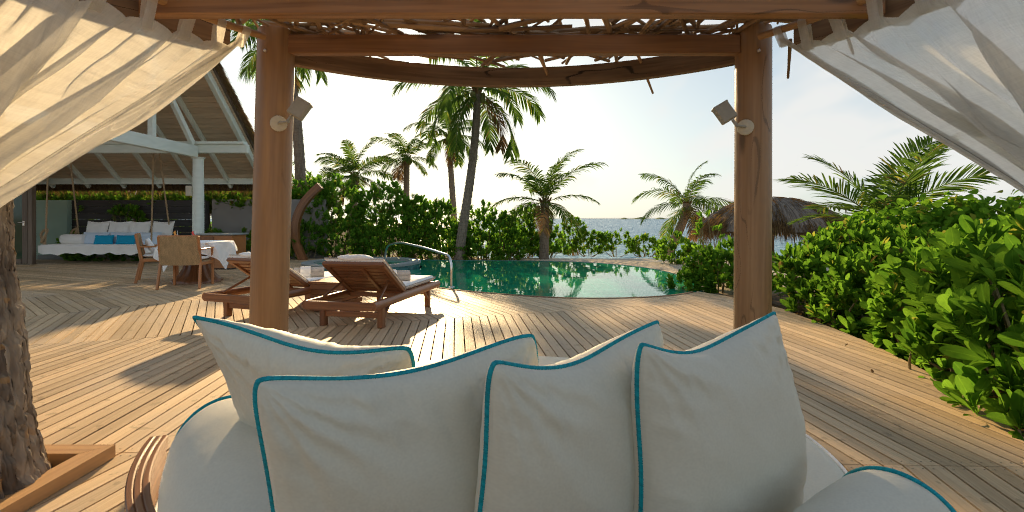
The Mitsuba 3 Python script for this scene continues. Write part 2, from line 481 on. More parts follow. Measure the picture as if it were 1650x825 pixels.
bsdf('sea_water', proc(sea_fn), 0.12, 0.5, sea_bump, 1.0, 2e-2)


def pool_bump(p, n, uv):
    return fbm(p.x * 3.2, p.y * 4.2, 3, 3) * 0.0009 + noise(p.x * 1.0, p.y * 1.3, 4) * 0.0012


def pool_fn(p, n, uv):
    gx = dr.abs((p.x * 3.3 + fbm(p.x, p.y, 2, 2) * .6) - dr.floor(p.x * 3.3 + fbm(p.x, p.y, 2, 2) * .6) - 0.5)
    gy = dr.abs(p.y * 2.2 - dr.floor(p.y * 2.2) - 0.5)
    line = smoothstep(0.44, 0.49, dr.maximum(gx, gy)) * 0.25
    t = fbm(p.x * 1.8, p.y * 1.8, 6, 3)
    return mix((0.006, 0.22, 0.125), (0.014, 0.31, 0.175), t) * (1 + line)


scene['pool_surface'] = {'type': 'bumpmap', 'arbitrary': proc(pool_bump, 1e-2), 'scale': 1.0,
                         'bsdf': {'type': 'plastic', 'int_ior': 1.33, 'diffuse_reflectance': proc(pool_fn), 'nonlinear': False}}
bsdf('pool_tile', proc(lambda p, n, uv: mix((0.02, 0.10, 0.11), (0.05, 0.19, 0.20), cell_rand(p.x * 12, p.y * 12, p.z * 12))), 0.25, 0.5)
bsdf('stone_rim', proc(lambda p, n, uv: mix((0.20, 0.23, 0.23), (0.30, 0.32, 0.31), fbm(p.x * 14, p.y * 14, p.z * 14, 4))), 0.5, 0.4)
bsdf('far_island', (0.07, 0.11, 0.05), 0.9, 0.1)


def wicker_fn(p, n, uv):
    c = dr.sin(uv.x * 260) * dr.sin(uv.y * 260)
    return mix((0.24, 0.145, 0.065), (0.50, 0.335, 0.17), dr.clip(c * 0.6 + 0.5, 0, 1)) * (0.8 + 0.4 * noise(uv.x * 60, uv.y * 15))


bsdf('wicker', proc(wicker_fn), 0.6, 0.3, weave, 0.002, 5e-4)
# ------------------------------------------------------------------ ground, sea, pool
POOL = np.array(list(map(tuple, spline([(-1.7, 9.35), (-1.243, 8.495), (-.238, 7.793), (.676, 7.396), (1.572, 7.367), (2.45, 7.66), (3.02, 8.25), (3.36, 9.2), (3.5, 10.5), (3.40, 11.8),
                                        (2.85, 13.1), (1.5, 14.15), (-.45, 14.5), (-2.6, 14.7), (-5.0, 14.5), (-5.3, 13.2), (-3.9, 12.1), (-2.6, 10.9)], 150, True))))
pool_poly = Polygon(POOL)
SPA = Point(-3.65, 12.45).buffer(1.33, 24)
HOLE = sbox(-2.78, 1.52, -1.96, 2.40)
deck_outline = Polygon([(-14, -1.6), (3.0, -1.6), (2.75, 1.0), (2.58, 2.4), (2.84, 3.02), (3.11, 3.78), (3.32, 4.74), (3.38, 5.45), (3.45, 6.5), (3.18, 7.54), (2.95, 7.96),
                        (2.4, 9.5), (-1.0, 12.0), (-3.5, 14.6), (-6.6, 14.6), (-14, 14.3)]).difference(pool_poly.buffer(0.05)).difference(SPA.buffer(0.12)).difference(HOLE)


def ground_height(x, y):
    shore = 21.0 + np.maximum(0, -x - 1.0) * 3.0
    t = np.clip((y - shore + 5.0) / 9.0, 0, 1)
    z = -0.13 - 1.6 * t * t * (3 - 2 * t)
    bank = np.exp(-((np.hypot(x - 1.0, y - 11.0) - 3.9) / 0.5) ** 2) * 0.10 * (x > 1.5)
    z = z + bank * (y > 9.5) + 0.05 * (meshkit.fbm(np.stack([x * .8, y * .8, x * 0], -1), 3) - .5) * (y > 8)
    return np.where(np.hypot(x, y) > 200, -2.2, z)


ax_ = np.concatenate([[-9000, -2500, -600, -150, -70], np.linspace(-40, 40, 161), [70, 150, 600, 2500, 9000]])
ay_ = np.concatenate([[-9000, -900, -60], np.linspace(-12, 48, 181), [60, 90, 150, 300, 900, 3000, 12000]])
GX, GY = np.meshgrid(ax_, ay_, indexing='ij')
GZ = ground_height(GX, GY)
from shapely import contains_xy
inside = contains_xy(pool_poly.buffer(-0.05), GX, GY)
GZ = np.where(inside, -1.5, GZ)
under = contains_xy(deck_outline.buffer(-0.1), GX, GY) | contains_xy(HOLE.buffer(.3), GX, GY)
GZ = np.where(under, -0.24, GZ)
own(thing('ground', 'pale sand ground with dark planting soil beside the deck', 'ground', kind='structure'), MB().grid(np.stack([GX, GY, GZ], -1), flip=True), 'sand')
sx_ = np.array([-9000, -2000, -300, -60, 0, 60, 300, 2000, 9000.0]); sy_ = np.array([18, 40, 100, 400, 1500, 11000.0])
SX, SY = np.meshgrid(sx_, sy_, indexing='ij')
own(thing('sea', 'blue sea with small ripples out to the horizon', 'sea', kind='structure'), MB().grid(np.stack([SX, SY, SX * 0 - 1.0], -1), flip=True), 'sea_water')

mb = MB(); mesh_extrude(mb, pool_poly.difference(SPA.buffer(0.10)), -0.06, -0.055, sides=False)
own(thing('pool_water', 'still emerald pool water mirroring palms and hedge', 'pool', kind='structure'), mb, 'pool_surface')
rim = thing('pool_rim', 'thin dark stone rim along the curved pool edge', 'pool rim', kind='structure')
near_arc = POOL[[i for i in range(len(POOL))]]
mb = MB()
mesh_extrude(mb, pool_poly.buffer(0.035).difference(pool_poly).difference(SPA.buffer(0.1)), -0.25, -0.045, tone=1)
own(rim, mb, 'pool_tile')
spa = thing('spa_tub', 'round raised spa tub with teal tiled rim at the pool corner', 'spa tub')
part(spa, 'wall', MB().lathe([(1.38, -.5), (1.38, .05), (1.38, .05), (1.16, .05), (1.16, .05), (1.16, -.2)], 64, (-3.65, 12.45, 0)), 'pool_tile')
part(spa, 'rim', MB().lathe([(1.40, .052), (1.40, .105), (1.40, .105), (1.13, .105), (1.13, .105), (1.13, .03)], 64, (-3.65, 12.45, 0)), 'stone_rim')
mb = MB(); mesh_extrude(mb, Point(-3.65, 12.45).buffer(1.15, 24), .04, .045, sides=False)
part(spa, 'water', mb, 'pool_surface')

# distant island
isl = thing('island', 'low wooded island far out on the horizon', 'island', kind='structure')
xs = np.linspace(300, 475, 120)
ys = 1500 + 0 * xs
hgt = np.maximum(0, (meshkit.fbm(np.stack([xs * .05, xs * 0, xs * 0], -1), 4, seed=5) - .25) * 22 * np.exp(-((xs - 405) / 55) ** 2) + 6 * np.exp(-((xs - 330) / 12) ** 2) - 1.5)
P = np.stack([np.stack([xs, ys + o, -1.5 + hgt * k], -1) for o, k in ((-30, 0), (-12, .8), (0, 1), (12, .8), (30, 0))], 1)
own(isl, MB().grid(P), 'far_island')

# ------------------------------------------------------------------ deck: planks in five mitred sectors
deck = thing('deck', 'pale weathered wooden deck of boards laid in mitred sectors', 'deck', kind='structure')


def seam(p, q):
    p, q = np.array(p, float), np.array(q, float)
    return p, (q - p) / np.linalg.norm(q - p)


AE = seam((-1.734, 2.495), (2.286, 2.357))
AB = seam((-4.363, 4.623), (3.07, 7.14))
BC = seam((-5.606, 6.045), (-4.518, 7.117))
CD = seam((-7.053, 7.367), (-6.568, 8.495))


def hit(p, d, line):
    q, e = line
    M = np.array([[d[0], -e[0]], [d[1], -e[1]]])
    return np.linalg.solve(M, q - p)


def along(line, p):
    return float((p - line[0]) @ line[1])


def side(line, far=60, left=True):
    """The half plane left or right of a seam."""
    p, e = line
    n = np.array([-e[1], e[0]]) * (1 if left else -1)
    return Polygon([p - e * far, p + e * far, p + e * far + n * far, p - e * far + n * far])


zone = {'E': side(AE, left=False), 'A': side(AE).intersection(side(AB, left=False)), 'B': side(AB).intersection(side(BC, left=False)),
        'C': side(BC).intersection(side(CD, left=False)), 'D': side(CD).intersection(side(BC))}
zone['A'] = zone['A'].intersection(sbox(-8.6, -5, 20, 20))
dirs = {'E': 0.19, 'B': -0.575, 'C': -1.17, 'D': -2.35}
PITCH = 0.094
planks = []


def lay(z, starts, ds, t0, t1):
    poly = deck_outline.intersection(zone[z])
    for i in range(len(starts) - 1):
        p, q, dp, dq = starts[i], starts[i + 1], ds[i], ds[i + 1]
        quad = Polygon([p + dp * t0, q + dq * t0, q + dq * t1, p + dp * t1])
        if not quad.is_valid:
            quad = quad.buffer(0)
        g = quad.buffer(-0.0055, join_style=2).intersection(poly.buffer(-0.0022, join_style=2))
        for h in getattr(g, 'geoms', [g]):
            if h.geom_type == 'Polygon' and h.area > 0.004:
                planks.append((h, (dp + dq) / 2))


def unit(m):
    v = np.array([m, 1.0]); return v / np.linalg.norm(v)


# sector A: boards between the near seam and the long mitre
ts = np.arange(-5.2, 10.5, PITCH / 0.96)
pa = [AB[0] + AB[1] * t for t in ts]
da = [unit(np.interp(p[0], [-5, -3, -1.3, 1, 3.5], [-.035, -.05, -.11, -.11, -.08])) for p in pa]
lay('A', pa, da, -9, 2)
# sector E: from the ends of A on the near seam
pe = []
for p, d in zip(pa, da):
    t = hit(p, d, AE)[0]
    pe.append(p + d * t)
lay('E', pe, [unit(dirs['E'])] * len(pe), -6, 1)
# sector B, then C, then D
db = unit(dirs['B'])
lay('B', pa, [db] * len(pa), -1, 12)
pc = []
for p in pa:
    s_, t = hit(p, db, BC)
    if s_ > 0:
        pc.append(BC[0] + BC[1] * t)
pc = pc[::-1] if along(BC, pc[0]) > along(BC, pc[-1]) else pc
first = along(BC, pc[0])
step = abs(along(BC, pc[1]) - along(BC, pc[0]))
tc = np.concatenate([[first - step * k for k in range(30, 0, -1)], [along(BC, p) for p in pc], [along(BC, pc[-1]) + step * k for k in range(1, 60)]])
pc = [BC[0] + BC[1] * t for t in tc]
dc = unit(dirs['C'])
lay('C', pc, [dc] * len(pc), -1, 14)
pd_ = []
for p in pc:
    s_, t = hit(p, dc, CD)
    if s_ > 0:
        pd_.append(CD[0] + CD[1] * t)
dd = unit(dirs['D'])
lay('D', pd_, [dd] * len(pd_), -1, 12)


def weight(h):
    """How large a board shows from the seat: its area over its distance squared, nothing outside the frame."""
    q = np.array(h.segmentize(0.5).exterior.coords)
    seen = (q[:, 1] > 1.6) & (np.abs(q[:, 0]) < q[:, 1] * 1.05)
    return h.area * seen.mean() / (np.median(q[:, 1]) ** 2.4) if seen.any() else -h.centroid.y


planks.sort(key=lambda z: -weight(z[0]))
rest = MB()
for i, (h, d) in enumerate(planks):
    n = np.array([d[1], -d[0]])
    uvf = lambda q, d=d, n=n: np.stack([(q - AB[0]) @ d + 7, (q - AB[0]) @ n], 1) * np.array([1, 1.0])
    dz = rng.uniform(-.0012, .0012)
    if i < 299:
        m = MB(); mesh_extrude(m, h, -0.032, dz, uvf)
        part(deck, 'plank', m, 'deck_wood')
    else:
        mesh_extrude(rest, h, -0.032, dz, uvf, sides=weight(h) > 0)
part(deck, 'planking', rest, 'deck_wood', kind='stuff')
mb = MB()   # screw heads: two per board end on both sides of the near seam
for p in pe:
    if -2.6 < p[0] < 4:
        for sgn in (-1, 1):
            for o in (.022, .068):
                mb.lathe([(.0042, .0016), (.0035, .0022), (.0001, .0022)], 8, (p[0] + o, p[1] + sgn * .035, 0))
part(deck, 'screw', mb, 'screw', kind='stuff')
mb = MB()   # bearers under the boards
for x in np.arange(-13.5, 3.2, 0.9):
    mb.bar((x, -1.4, -.17), (x, 6.4, -.17), .06, .10)
part(deck, 'bearer', mb, 'old_wood', kind='stuff')
arc = [q for q in POOL if q[1] < 9.0 and q[0] < 2.9]
arc = sorted(arc, key=lambda q: q[0])
mb = MB().sweep([(x, y - .024, -.012) for x, y in arc], [(-.022, -.02), (.022, -.02), (.022, .022), (-.022, .022)])
part(deck, 'edge_board', mb, 'old_wood', label='dark bent edging board along the pool')

# planter frame round the near trunk
pl = thing('planter_frame', 'low wooden frame around the palm trunk hole in the deck', 'planter frame')
x0, x1, y0, y1 = -2.83, -1.91, 1.47, 2.45
w = .095


def mitre(pts):
    m = MB(); mesh_extrude(m, Polygon(pts), .003, .062, (lambda q: q) if abs(pts[0][0] - pts[1][0]) > .5 else (lambda q: q[:, ::-1])); return m


part(pl, 'rail', mitre([(x0, y1), (x1, y1), (x1 - w, y1 - w), (x0 + w, y1 - w)]), 'rod_wood')
part(pl, 'rail', mitre([(x1 + .001, y1), (x1 + .001, y0), (x1 - w, y0 + w), (x1 - w + .001, y1 - w - .003)]), 'rod_wood')
part(pl, 'rail', mitre([(x0, y0), (x1, y0), (x1 - w, y0 + w - .003), (x0 + w, y0 + w - .003)]), 'rod_wood')
part(pl, 'rail', mitre([(x0, y1 - .003), (x0, y0 + .003), (x0 + w, y0 + w), (x0 + w, y1 - w)]), 'rod_wood')
for (a, b) in (((x0 + w, y1 - w), (x1 - w, y1 - w)), ((x1 - w, y0 + w), (x1 - w, y1 - w))):
    part(pl, 'lining', MB().bar((*a, -.06), (*b, -.06), .02, .11), 'old_wood')

# ------------------------------------------------------------------ pergola
pg = thing('pergola', 'round wooden pergola with log posts, beams and a stick lattice roof', 'pergola')
RC, RR = np.array([0.0, 1.98]), 2.44


def log(x0, y0, x1, y1, r, top):
    path = [(x0 + (x1 - x0) * t, y0 + (y1 - y0) * t, top * t) for t in np.linspace(0, 1, 12)]
    rr = [r * (1.02 - .03 * t) for t in np.linspace(0, 1, 12)]
    path += [(x1, y1, top + .012)]; rr += [r * .955]
    return MB().tube(path, rr, 40)


part(pg, 'post', log(-1.768, 3.68, -1.702, 3.68, .127, 2.49), 'post_wood', label='left log post of the pergola')
part(pg, 'post', log(1.737, 3.68, 1.745, 3.68, .124, 2.51), 'post_wood', label='right log post of the pergola')
part(pg, 'post', log(-1.75, .28, -1.75, .28, .125, 2.49), 'post_wood')
part(pg, 'post', log(1.75, .28, 1.75, .28, .125, 2.49), 'post_wood')
a0 = math.atan2(1.70, 1.60)
path = [(RC[0] + RR * math.sin(a), RC[1] + RR * math.cos(a), 0) for a in np.linspace(-a0, a0, 60)]
sec = [(-.035, 2.295), (.035, 2.295), (.035, 2.45), (-.035, 2.45)]
part(pg, 'ring_beam', MB().sweep(path, sec), 'old_wood', label='curved weathered beam bowing out over the deck')
for s_ in (-1, 1):
    path = [(RC[0] + RR * math.sin(a), RC[1] + RR * math.cos(a), 0) for a in np.linspace(s_ * (a0 + .10), s_ * (math.pi - a0 - .1), 50)]
    part(pg, 'ring_beam', MB().sweep(path, sec), 'old_wood')
part(pg, 'beam', MB().bar((-1.60, 3.66, 2.395), (1.63, 3.66, 2.395), .075, .135, .006), 'beam_wood')
part(pg, 'beam', MB().bar((-2.16, 2.98, 2.415), (2.16, 2.98, 2.415), .085, .165, .006), 'beam_wood')
part(pg, 'beam', MB().bar((-2.28, 1.1, 2.415), (2.28, 1.1, 2.415), .085, .165, .006), 'beam_wood')
for s_ in (-1, 1):
    mb = MB(); mb.lathe([(.011, 0), (.011, .012), (.007, .016), (.0005, .016)], 12, (s_ * 1.72, 3.553, 2.32), np.array([[1, 0, 0], [0, 0, -1], [0, 1, 0.0]]))
    part(pg, 'bolt', mb, 'steel')


def stick(p, q, r, bend):
    p, q = np.array(p), np.array(q)
    t = np.linspace(0, 1, 7)[:, None]
    m = p + (q - p) * t + np.array(bend) * np.sin(t * np.pi)
    rr = r * (1.05 - .35 * t[:, 0]) * (1 + .06 * np.sin(t[:, 0] * 17 + p[0] * 9))
    return MB().tube(m, rr, 7)


n_front = 0
srest = MB()
tries = 0
while n_front < 205:
    front = n_front < 158
    a = rng.uniform(0, math.pi)
    if front:
        cx, cy = rng.uniform(-2.1, 2.1), rng.uniform(2.95, 4.35)
        a = rng.choice([rng.normal(.1, .3), rng.uniform(.5, 1.4), rng.uniform(1.7, 2.6), rng.normal(1.57, .3)])
    else:
        cx, cy = rng.uniform(-2.2, 2.2), rng.uniform(-.3, 2.9)
    L = rng.uniform(.7, 1.7)
    d = np.array([math.cos(a), math.sin(a)])
    c = np.array([cx, cy])
    p, q = c - d * L / 2, c + d * L / 2
    lim = RR + (rng.uniform(.02, .1) if rng.random() < .86 else rng.uniform(.18, .32))
    seg = LineString([p, q]).intersection(Point(*RC).buffer(lim, 48))
    if seg.is_empty or seg.length < .45:
        continue
    if seg.distance(Point(-.87, 4.36)) < .15:
        continue
    (p, q) = np.array(seg.coords)[[0, -1]]
    z = 2.495 + rng.uniform(0, .075)
    tilt = rng.uniform(-.02, .02)
    m = stick((*p, z + tilt), (*q, z - tilt), rng.uniform(.010, .0235), (rng.uniform(-.03, .03), rng.uniform(-.03, .03), rng.uniform(-.015, .02)))
    part(pg, 'stick', m, 'stick_wood')
    n_front += 1
for (p, q) in (((1.0, 4.05, 2.46), (1.26, 4.55, 2.27)), ((1.98, 3.62, 2.42), (2.18, 4.02, 2.26)), ((1.98, 3.1, 2.45), (2.38, 3.55, 2.30)), ((.2, 3.95, 2.5), (.34, 4.52, 2.34))):
    part(pg, 'stick', stick(p, q, .013, (0, 0, 0)), 'stick_wood')

# curtain rods
rods = {}
for s_ in (-1, 1):
    k = thing('curtain_rod', f'pale wooden curtain rod fixed beside the {"left" if s_ < 0 else "right"} post', 'curtain rod')
    pts = spline([(s_ * 1.70, 3.50, 2.40), (s_ * 2.02, 2.92, 2.405), (s_ * 2.19, 2.2, 2.40), (s_ * 2.20, 1.4, 2.40), (s_ * 2.1, .7, 2.4)], 60)
    own(k, MB().tube(pts, .024, 14), 'rod_wood')
    rods[s_] = pts


# ------------------------------------------------------------------ curtains tied back at the sides
def curtain(s_, seed, label):
    key = thing('curtain', label, 'curtain', None)
    rod = rods[s_]
    L = np.concatenate([[0], np.cumsum(np.linalg.norm(np.diff(rod, axis=0), axis=1))])
    at = lambda l: np.stack([np.interp(l, L, rod[:, k]) for k in range(3)], -1)
    r = np.random.default_rng(seed)
    ns, nt = 260, 150
    start, end = 0.13, 2.25
    s = np.linspace(0, 1, ns)
    t = np.linspace(0, 1, nt)
    S, TT = np.meshgrid(s, t, indexing='ij')
    tabs = np.array([.135, .30, .49, .72, .96, 1.22, 1.5, 1.8])
    l = start + (end - start) * S
    head = at(l)
    gap = np.min(np.abs(l[..., None] - tabs), -1)
    head[..., 2] -= 0.125 + 0.055 * np.clip(gap / .13, 0, 1) ** 1.6 - .07 * np.exp(-((l - .13) / .07) ** 2)
    Q = np.array([s_ * 2.15, 1.40, 0.79])
    Qs = Q + np.stack([s_ * .10 * S, -.16 * S, -.05 * S], -1)
    sag = 0.02 + 0.75 * S ** 1.1
    C = head * .52 + Qs * .48
    C[..., 2] -= sag * .55
    C[..., 0] += s_ * 0.12 * S
    B = ((1 - TT) ** 2)[..., None] * head + (2 * TT * (1 - TT))[..., None] * C + (TT ** 2)[..., None] * Qs
    # folds: soft ridges that start at the tabs and crowd towards the tie
    out = np.array([s_ * .83, -.2, .35]); out /= np.linalg.norm(out)
    ph = (l / .25) * 2 * np.pi
    n1 = meshkit.fbm(np.stack([l * 3.2, TT * 1.2, l * 0 + seed], -1), 3)
    n2 = meshkit.fbm(np.stack([l * 9, TT * 1.8, l * 0 + seed + 9], -1), 3)
    amp = (.012 + .115 * np.clip(TT * 2.2, 0, 1) * np.exp(-1.3 * TT)) * (.75 + .6 * S)
    d = amp * (np.sin(ph * .5 + 5 * n1) + .55 * np.sin(ph * 1.12 + 7 * n2 + 1) + .25 * np.sin(ph * 2.6 + 9 * n1))
    d += .05 * (n1 - .5) * np.clip(TT * 3, 0, 1)
    ring = np.clip((l - 0.13) / .10, 0, 1)
    B = B + out * (d * ring)[..., None]
    fine = meshkit.fbm(np.stack([l * 26, TT * 6, l * 0 + seed], -1), 3) - .5
    B = B + out * (fine * .016)[..., None]
    uv = np.stack([TT * 2.4, l], -1)
    part(key, 'panel', MB().grid(B, uv), 'curtain_cloth')
    # hem folded over twice along the free edge, and the header band
    k = int(.15 / (end - start) * ns)
    hem = B[:k].copy()
    w = np.linspace(0, 1, k)[:, None]
    hem = hem + out * (.010 + .012 * np.sin(w * 9 + TT[:k] * 5))[..., None]
    roll = B[:1] + np.stack([np.zeros(nt), np.zeros(nt), -.006 * np.ones(nt)], -1)[None]
    part(key, 'hem', MB().grid(np.concatenate([roll, hem]), np.stack([np.concatenate([TT[:1], TT[:k]]) * 2.4, np.concatenate([l[:1], l[:k]]) + .5], -1)), 'curtain_cloth')
    part(key, 'header', MB().grid(B[:, :7] + out * .006, uv[:, :7] + .3), 'curtain_cloth')
    for q in tabs:
        c = at(np.array(q)); tan = at(np.array(q + .02)) - at(np.array(q - .02)); tan /= np.linalg.norm(tan)
        i = int(np.clip((q - start) / (end - start), 0, 1) * (ns - 1))
        foot = B[i, 5]
        side_ = np.cross(tan, [0, 0, 1.0]); side_ /= np.linalg.norm(side_)
        loop = [foot + side_ * .010 + np.array([0, 0, -.02])]
        for a in np.linspace(-.25, math.pi + .25, 14):
            loop.append(c + side_ * .029 * math.cos(a) + np.array([0, 0, .029 * math.sin(a)]))
        loop.append(foot - side_ * .010 + np.array([0, 0, -.02]))
        loop = np.array(loop)
        ww = .030 + .004 * np.sin(q * 40)
        G = np.stack([loop - tan * ww * (1 + .15 * (np.arange(len(loop)) % (len(loop) - 1) == 0))[:, None], loop + tan * ww], 1)
        part(key, 'tab', MB().grid(G), 'curtain_cloth')
    return key


curtain(-1, 3, 'cream linen curtain swept to the left side, hanging by loops from its rod')
curtain(1, 11, 'sheer cream linen curtain swept to the right side, hanging by loops from its rod')

# ------------------------------------------------------------------ pavilion on the left
pv = thing('pavilion', 'open white timber pavilion with a thatched roof over the seating', 'pavilion')
VX, XL = -6.85, -20.0
EY, EZ, RY, RZ = 14.3, 2.16, 9.9, 5.95     # far eave and ridge of the underside
u_ = np.array([0, RY - EY, RZ - EZ]); sl = np.linalg.norm(u_); u_ /= sl
nrm = np.array([0, u_[2], -u_[1]]) * 1.0    # up and away
nrm = nrm if nrm[2] > 0 else -nrm
for i in range(36):   # boarding, each board a part
    a, b = sl * i / 36, sl * (i + 1) / 36 - .008
    m = (a + b) / 2
    p = np.array([0, EY, EZ]) + u_ * m
    R = np.stack([[1, 0, 0], u_, np.cross([1, 0, 0], u_)], 1)
    part(pv, 'roof_board', MB().box((VX - XL + .1, b - a, .02), ((VX + XL) / 2, p[1], p[2]), R, .003, 0), 'board')


def slope_board(m, x, w, h, lo=0.0, hi=1.0, off=-.06):
    p0 = np.array([x, EY, EZ]) + u_ * sl * lo + nrm * off
    p1 = np.array([x, EY, EZ]) + u_ * sl * hi + nrm * off
    return m.bar(p0, p1, w, h, .006, up=nrm)


for i, x in enumerate(np.arange(VX - .06, -15.5, -1.0)):
    part(pv, 'rafter', slope_board(MB(), x, .085 if i else .11, .10 if i else .15, -.02, 1.0, -.062 if i else -.085), 'white_paint')
near_u = np.array([0, -u_[1], u_[2]])
mb = MB()
for i in range(9, 18):
    p = np.array([0, 2 * RY - EY, EZ]) + near_u * sl * (i + .5) / 18
    R = np.stack([[1, 0, 0], near_u, np.cross([1, 0, 0], near_u)], 1)
    mb.box((VX - XL + .1, sl / 18 - .008, .02), ((VX + XL) / 2, p[1], p[2]), R, .003, 0)
part(pv, 'boarding', mb, 'board', kind='stuff')
part(pv, 'eave_beam', MB().bar((XL, EY - .09, EZ + .03), (VX, EY - .09, EZ + .03), .10, .17), 'white_paint')
part(pv, 'purlin', MB().bar((XL, 12.15, 2.81), (VX + .55, 12.15, 2.81), .13, .20), 'white_paint', label='white purlin ending beyond the column')
part(pv, 'purlin_cap', MB().bar((XL, 12.12, 2.945), (VX + .50, 12.12, 2.945), .20, .06), 'white_paint')
part(pv, 'tie_beam', MB().bar((-7.50, 12.05, 2.73), (-7.50, 7.6, 2.73), .14, .26), 'white_paint')
part(pv, 'king_post', MB().bar((-7.50, 10.6, 2.865), (-7.50, 10.6, 5.2), .11, .11, up=(0, 1, 0)), 'white_paint')
part(pv, 'brace', MB().bar((-7.50, 11.95, 2.90), (-7.50, 10.2, 4.95), .09, .12, up=(0, 1, 0)), 'white_paint')
part(pv, 'column', MB().lathe([(.15, 0), (.15, .08), (.125, .10), (.122, 1.5), (.115, 2.56), (.115, 2.56), (.15, 2.58), (.15, 2.60)], 32, (-7.46, 12.1, 0)), 'white_paint')
part(pv, 'wall_light', MB().box((.13, .08, .24), (-7.60, 11.98, 1.80), None, .01), 'cream_paint')
# thatch: thick layer with ragged ends at verge and eave
th = MB()
for (uu, oy) in ((u_, EY), (near_u, 2 * RY - EY)):
    nn = np.array([0, uu[2], -uu[1]]) if uu[1] < 0 else np.array([0, -uu[2], uu[1]])
    nn = nn if nn[2] > 0 else -nn
    ii, jj = np.meshgrid(np.linspace(-.06 if uu is u_ else .5, 1.03, 60), np.linspace(0, 1, 70), indexing='ij')
    X = XL + (VX + .12 - XL) * jj
    P = np.stack([X, oy + uu[1] * sl * ii, EZ + uu[2] * sl * ii], -1)
    bump = .24 + .06 * meshkit.fbm(np.stack([X * 1.3, ii * 14, ii * 0], -1), 3)
    Pt = P + nn * bump[..., None]
    Pb = P + nn * .015
    th.grid(Pt, np.stack([ii * sl, X], -1)); th.grid(Pb, np.stack([ii * sl, X], -1))
    th.grid(np.stack([Pb[:, -1], Pt[:, -1]], 1)); th.grid(np.stack([Pb[0], Pt[0]], 1))
part(pv, 'thatch', th, 'thatch')
fr = []
def blades(base, d, length, width, r, droop=.2):
    """Thin thatch or grass blades: base points, directions, as bent strips of two quads."""
    n = len(base)
    d = d / np.linalg.norm(d, axis=1, keepdims=True)
    sd = np.cross(d, r.normal(size=(n, 3))); sd /= np.linalg.norm(sd, axis=1, keepdims=True)
    l = length[:, None]; w = width[:, None]
    mid = base + d * l * .55; tip = base + d * l + np.array([0, 0, -1.0]) * l * droop
    v = np.stack([base - sd * w, base + sd * w, mid - sd * w * .8, mid + sd * w * .8, tip], 1)
    f = np.array([[0, 1, 3], [0, 3, 2], [2, 3, 4]])
    uv = np.broadcast_to(np.array([[0, -.3], [0, .3], [.1, -.3], [.1, .3], [.2, 0]]), (n, 5, 2)).copy()
    uv[..., 0] += 50 * (np.arange(n) % 97)[:, None]
    return v.reshape(-1, 3), (f[None] + 5 * np.arange(n)[:, None, None]).reshape(-1, 3), uv.reshape(-1, 2)


n = 5200
r_ = np.random.default_rng(5)
tt = r_.uniform(-.03, 1, n)
base = np.array([VX + .08, EY, EZ]) + u_ * sl * tt[:, None] + nrm * r_.uniform(.02, .27, n)[:, None]
dirv = np.stack([r_.uniform(.2, .8, n), -u_[1] * np.ones(n) * .9, -u_[2] * np.ones(n)], 1)
m = MB(); v, f, uv = blades(base, dirv, r_.uniform(.10, .24, n), np.full(n, .006), r_); m.add(v, f, uv, 0)
n = 6000
base = np.stack([r_.uniform(XL + 4, VX, n), np.full(n, EY), np.full(n, EZ)], 1) - u_ * r_.uniform(-.1, .12, n)[:, None] + nrm * r_.uniform(.0, .32, n)[:, None]
dirv = -u_ + np.array([0, 0, -.9]) + r_.normal(size=(n, 3)) * .12
v, f, uv = blades(base, dirv, r_.uniform(.18, .42, n), np.full(n, .007), r_); m.add(v, f, uv, 0)
part(pv, 'thatch_fringe', m, 'dry_leaf', kind='stuff')
# back wall pieces
fence = thing('slat_fence', 'dark horizontal slat fence behind the swing seat', 'fence')
for i in range(9):
    part(fence, 'slat', MB().box((4.05, .03, .187), (-11.0, 14.95, .06 + i * .192), None, .004), 'dark_slat')
for x in (-13.02, -11.0, -9.0):
    part(fence, 'post', MB().box((.09, .09, 1.72), (x, 15.02, .80), None, .005), 'dark_slat')
own(thing('garden_wall', 'grey rendered garden wall right of the dark fence', 'wall'), MB().box((3.35, .22, 1.78), (-7.2, 15.15, .82), None, .01), 'grey_render')
own(thing('pale_wall', 'pale green rendered wall piece left of the dark fence', 'wall'), MB().box((1.0, .25, 1.72), (-13.42, 14.9, .82), None, .01), 'pale_render')
dr_ = thing('glass_door', 'dark glass door in a brown frame at the left edge behind the trunk', 'door')
dx, dy = -12.6, 12.7
part(dr_, 'frame', MB().box((.11, .12, 2.7), (dx + .62, dy, 1.33), None, .006).box((.10, .12, 2.7), (dx - 1.2, dy, 1.33), None, .006), 'door_frame')
part(dr_, 'stile', MB().box((.13, .06, 2.5), (dx + .48, dy - .02, 1.27), None, .005).box((1.5, .06, .12), (dx - .35, dy - .02, .08), None, .005), 'door_frame')
part(dr_, 'pane', MB().box((1.55, .012, 2.4), (dx - .36, dy + .01, 1.30), None, .002), 'door_glass')
part(dr_, 'handle', MB().box((.045, .02, .12), (dx + .47, dy - .06, 1.03), None, .004).tube([(dx + .47, dy - .07, 1.05), (dx + .47, dy - .11, 1.05), (dx + .38, dy - .11, 1.05)], .010, 8), 'steel')
own(thing('garden_step', 'low pale step along the planting bed behind the swing seat', 'step'), MB().box((5.6, .5, .16), (-10.5, 14.5, .04), None, .01), 'stone_rim')

# curved timber rib by the hedge
rib = thing('curved_post', 'tall curved dark timber post leaning over by the hedge', 'post')
rp = spline([(-5.78, 14.15, -.05), (-5.98, 14.15, .45), (-6.02, 14.15, .95), (-5.86, 14.15, 1.45), (-5.62, 14.15, 1.78), (-5.33, 14.15, 2.06)], 40)
tp = np.linspace(0, 1, 40)
own(rib, MB().sweep(rp, [(-.085, -.10), (.085, -.10), (.085, .10), (-.085, .10)], up=(1, 0, .3)), 'teak')

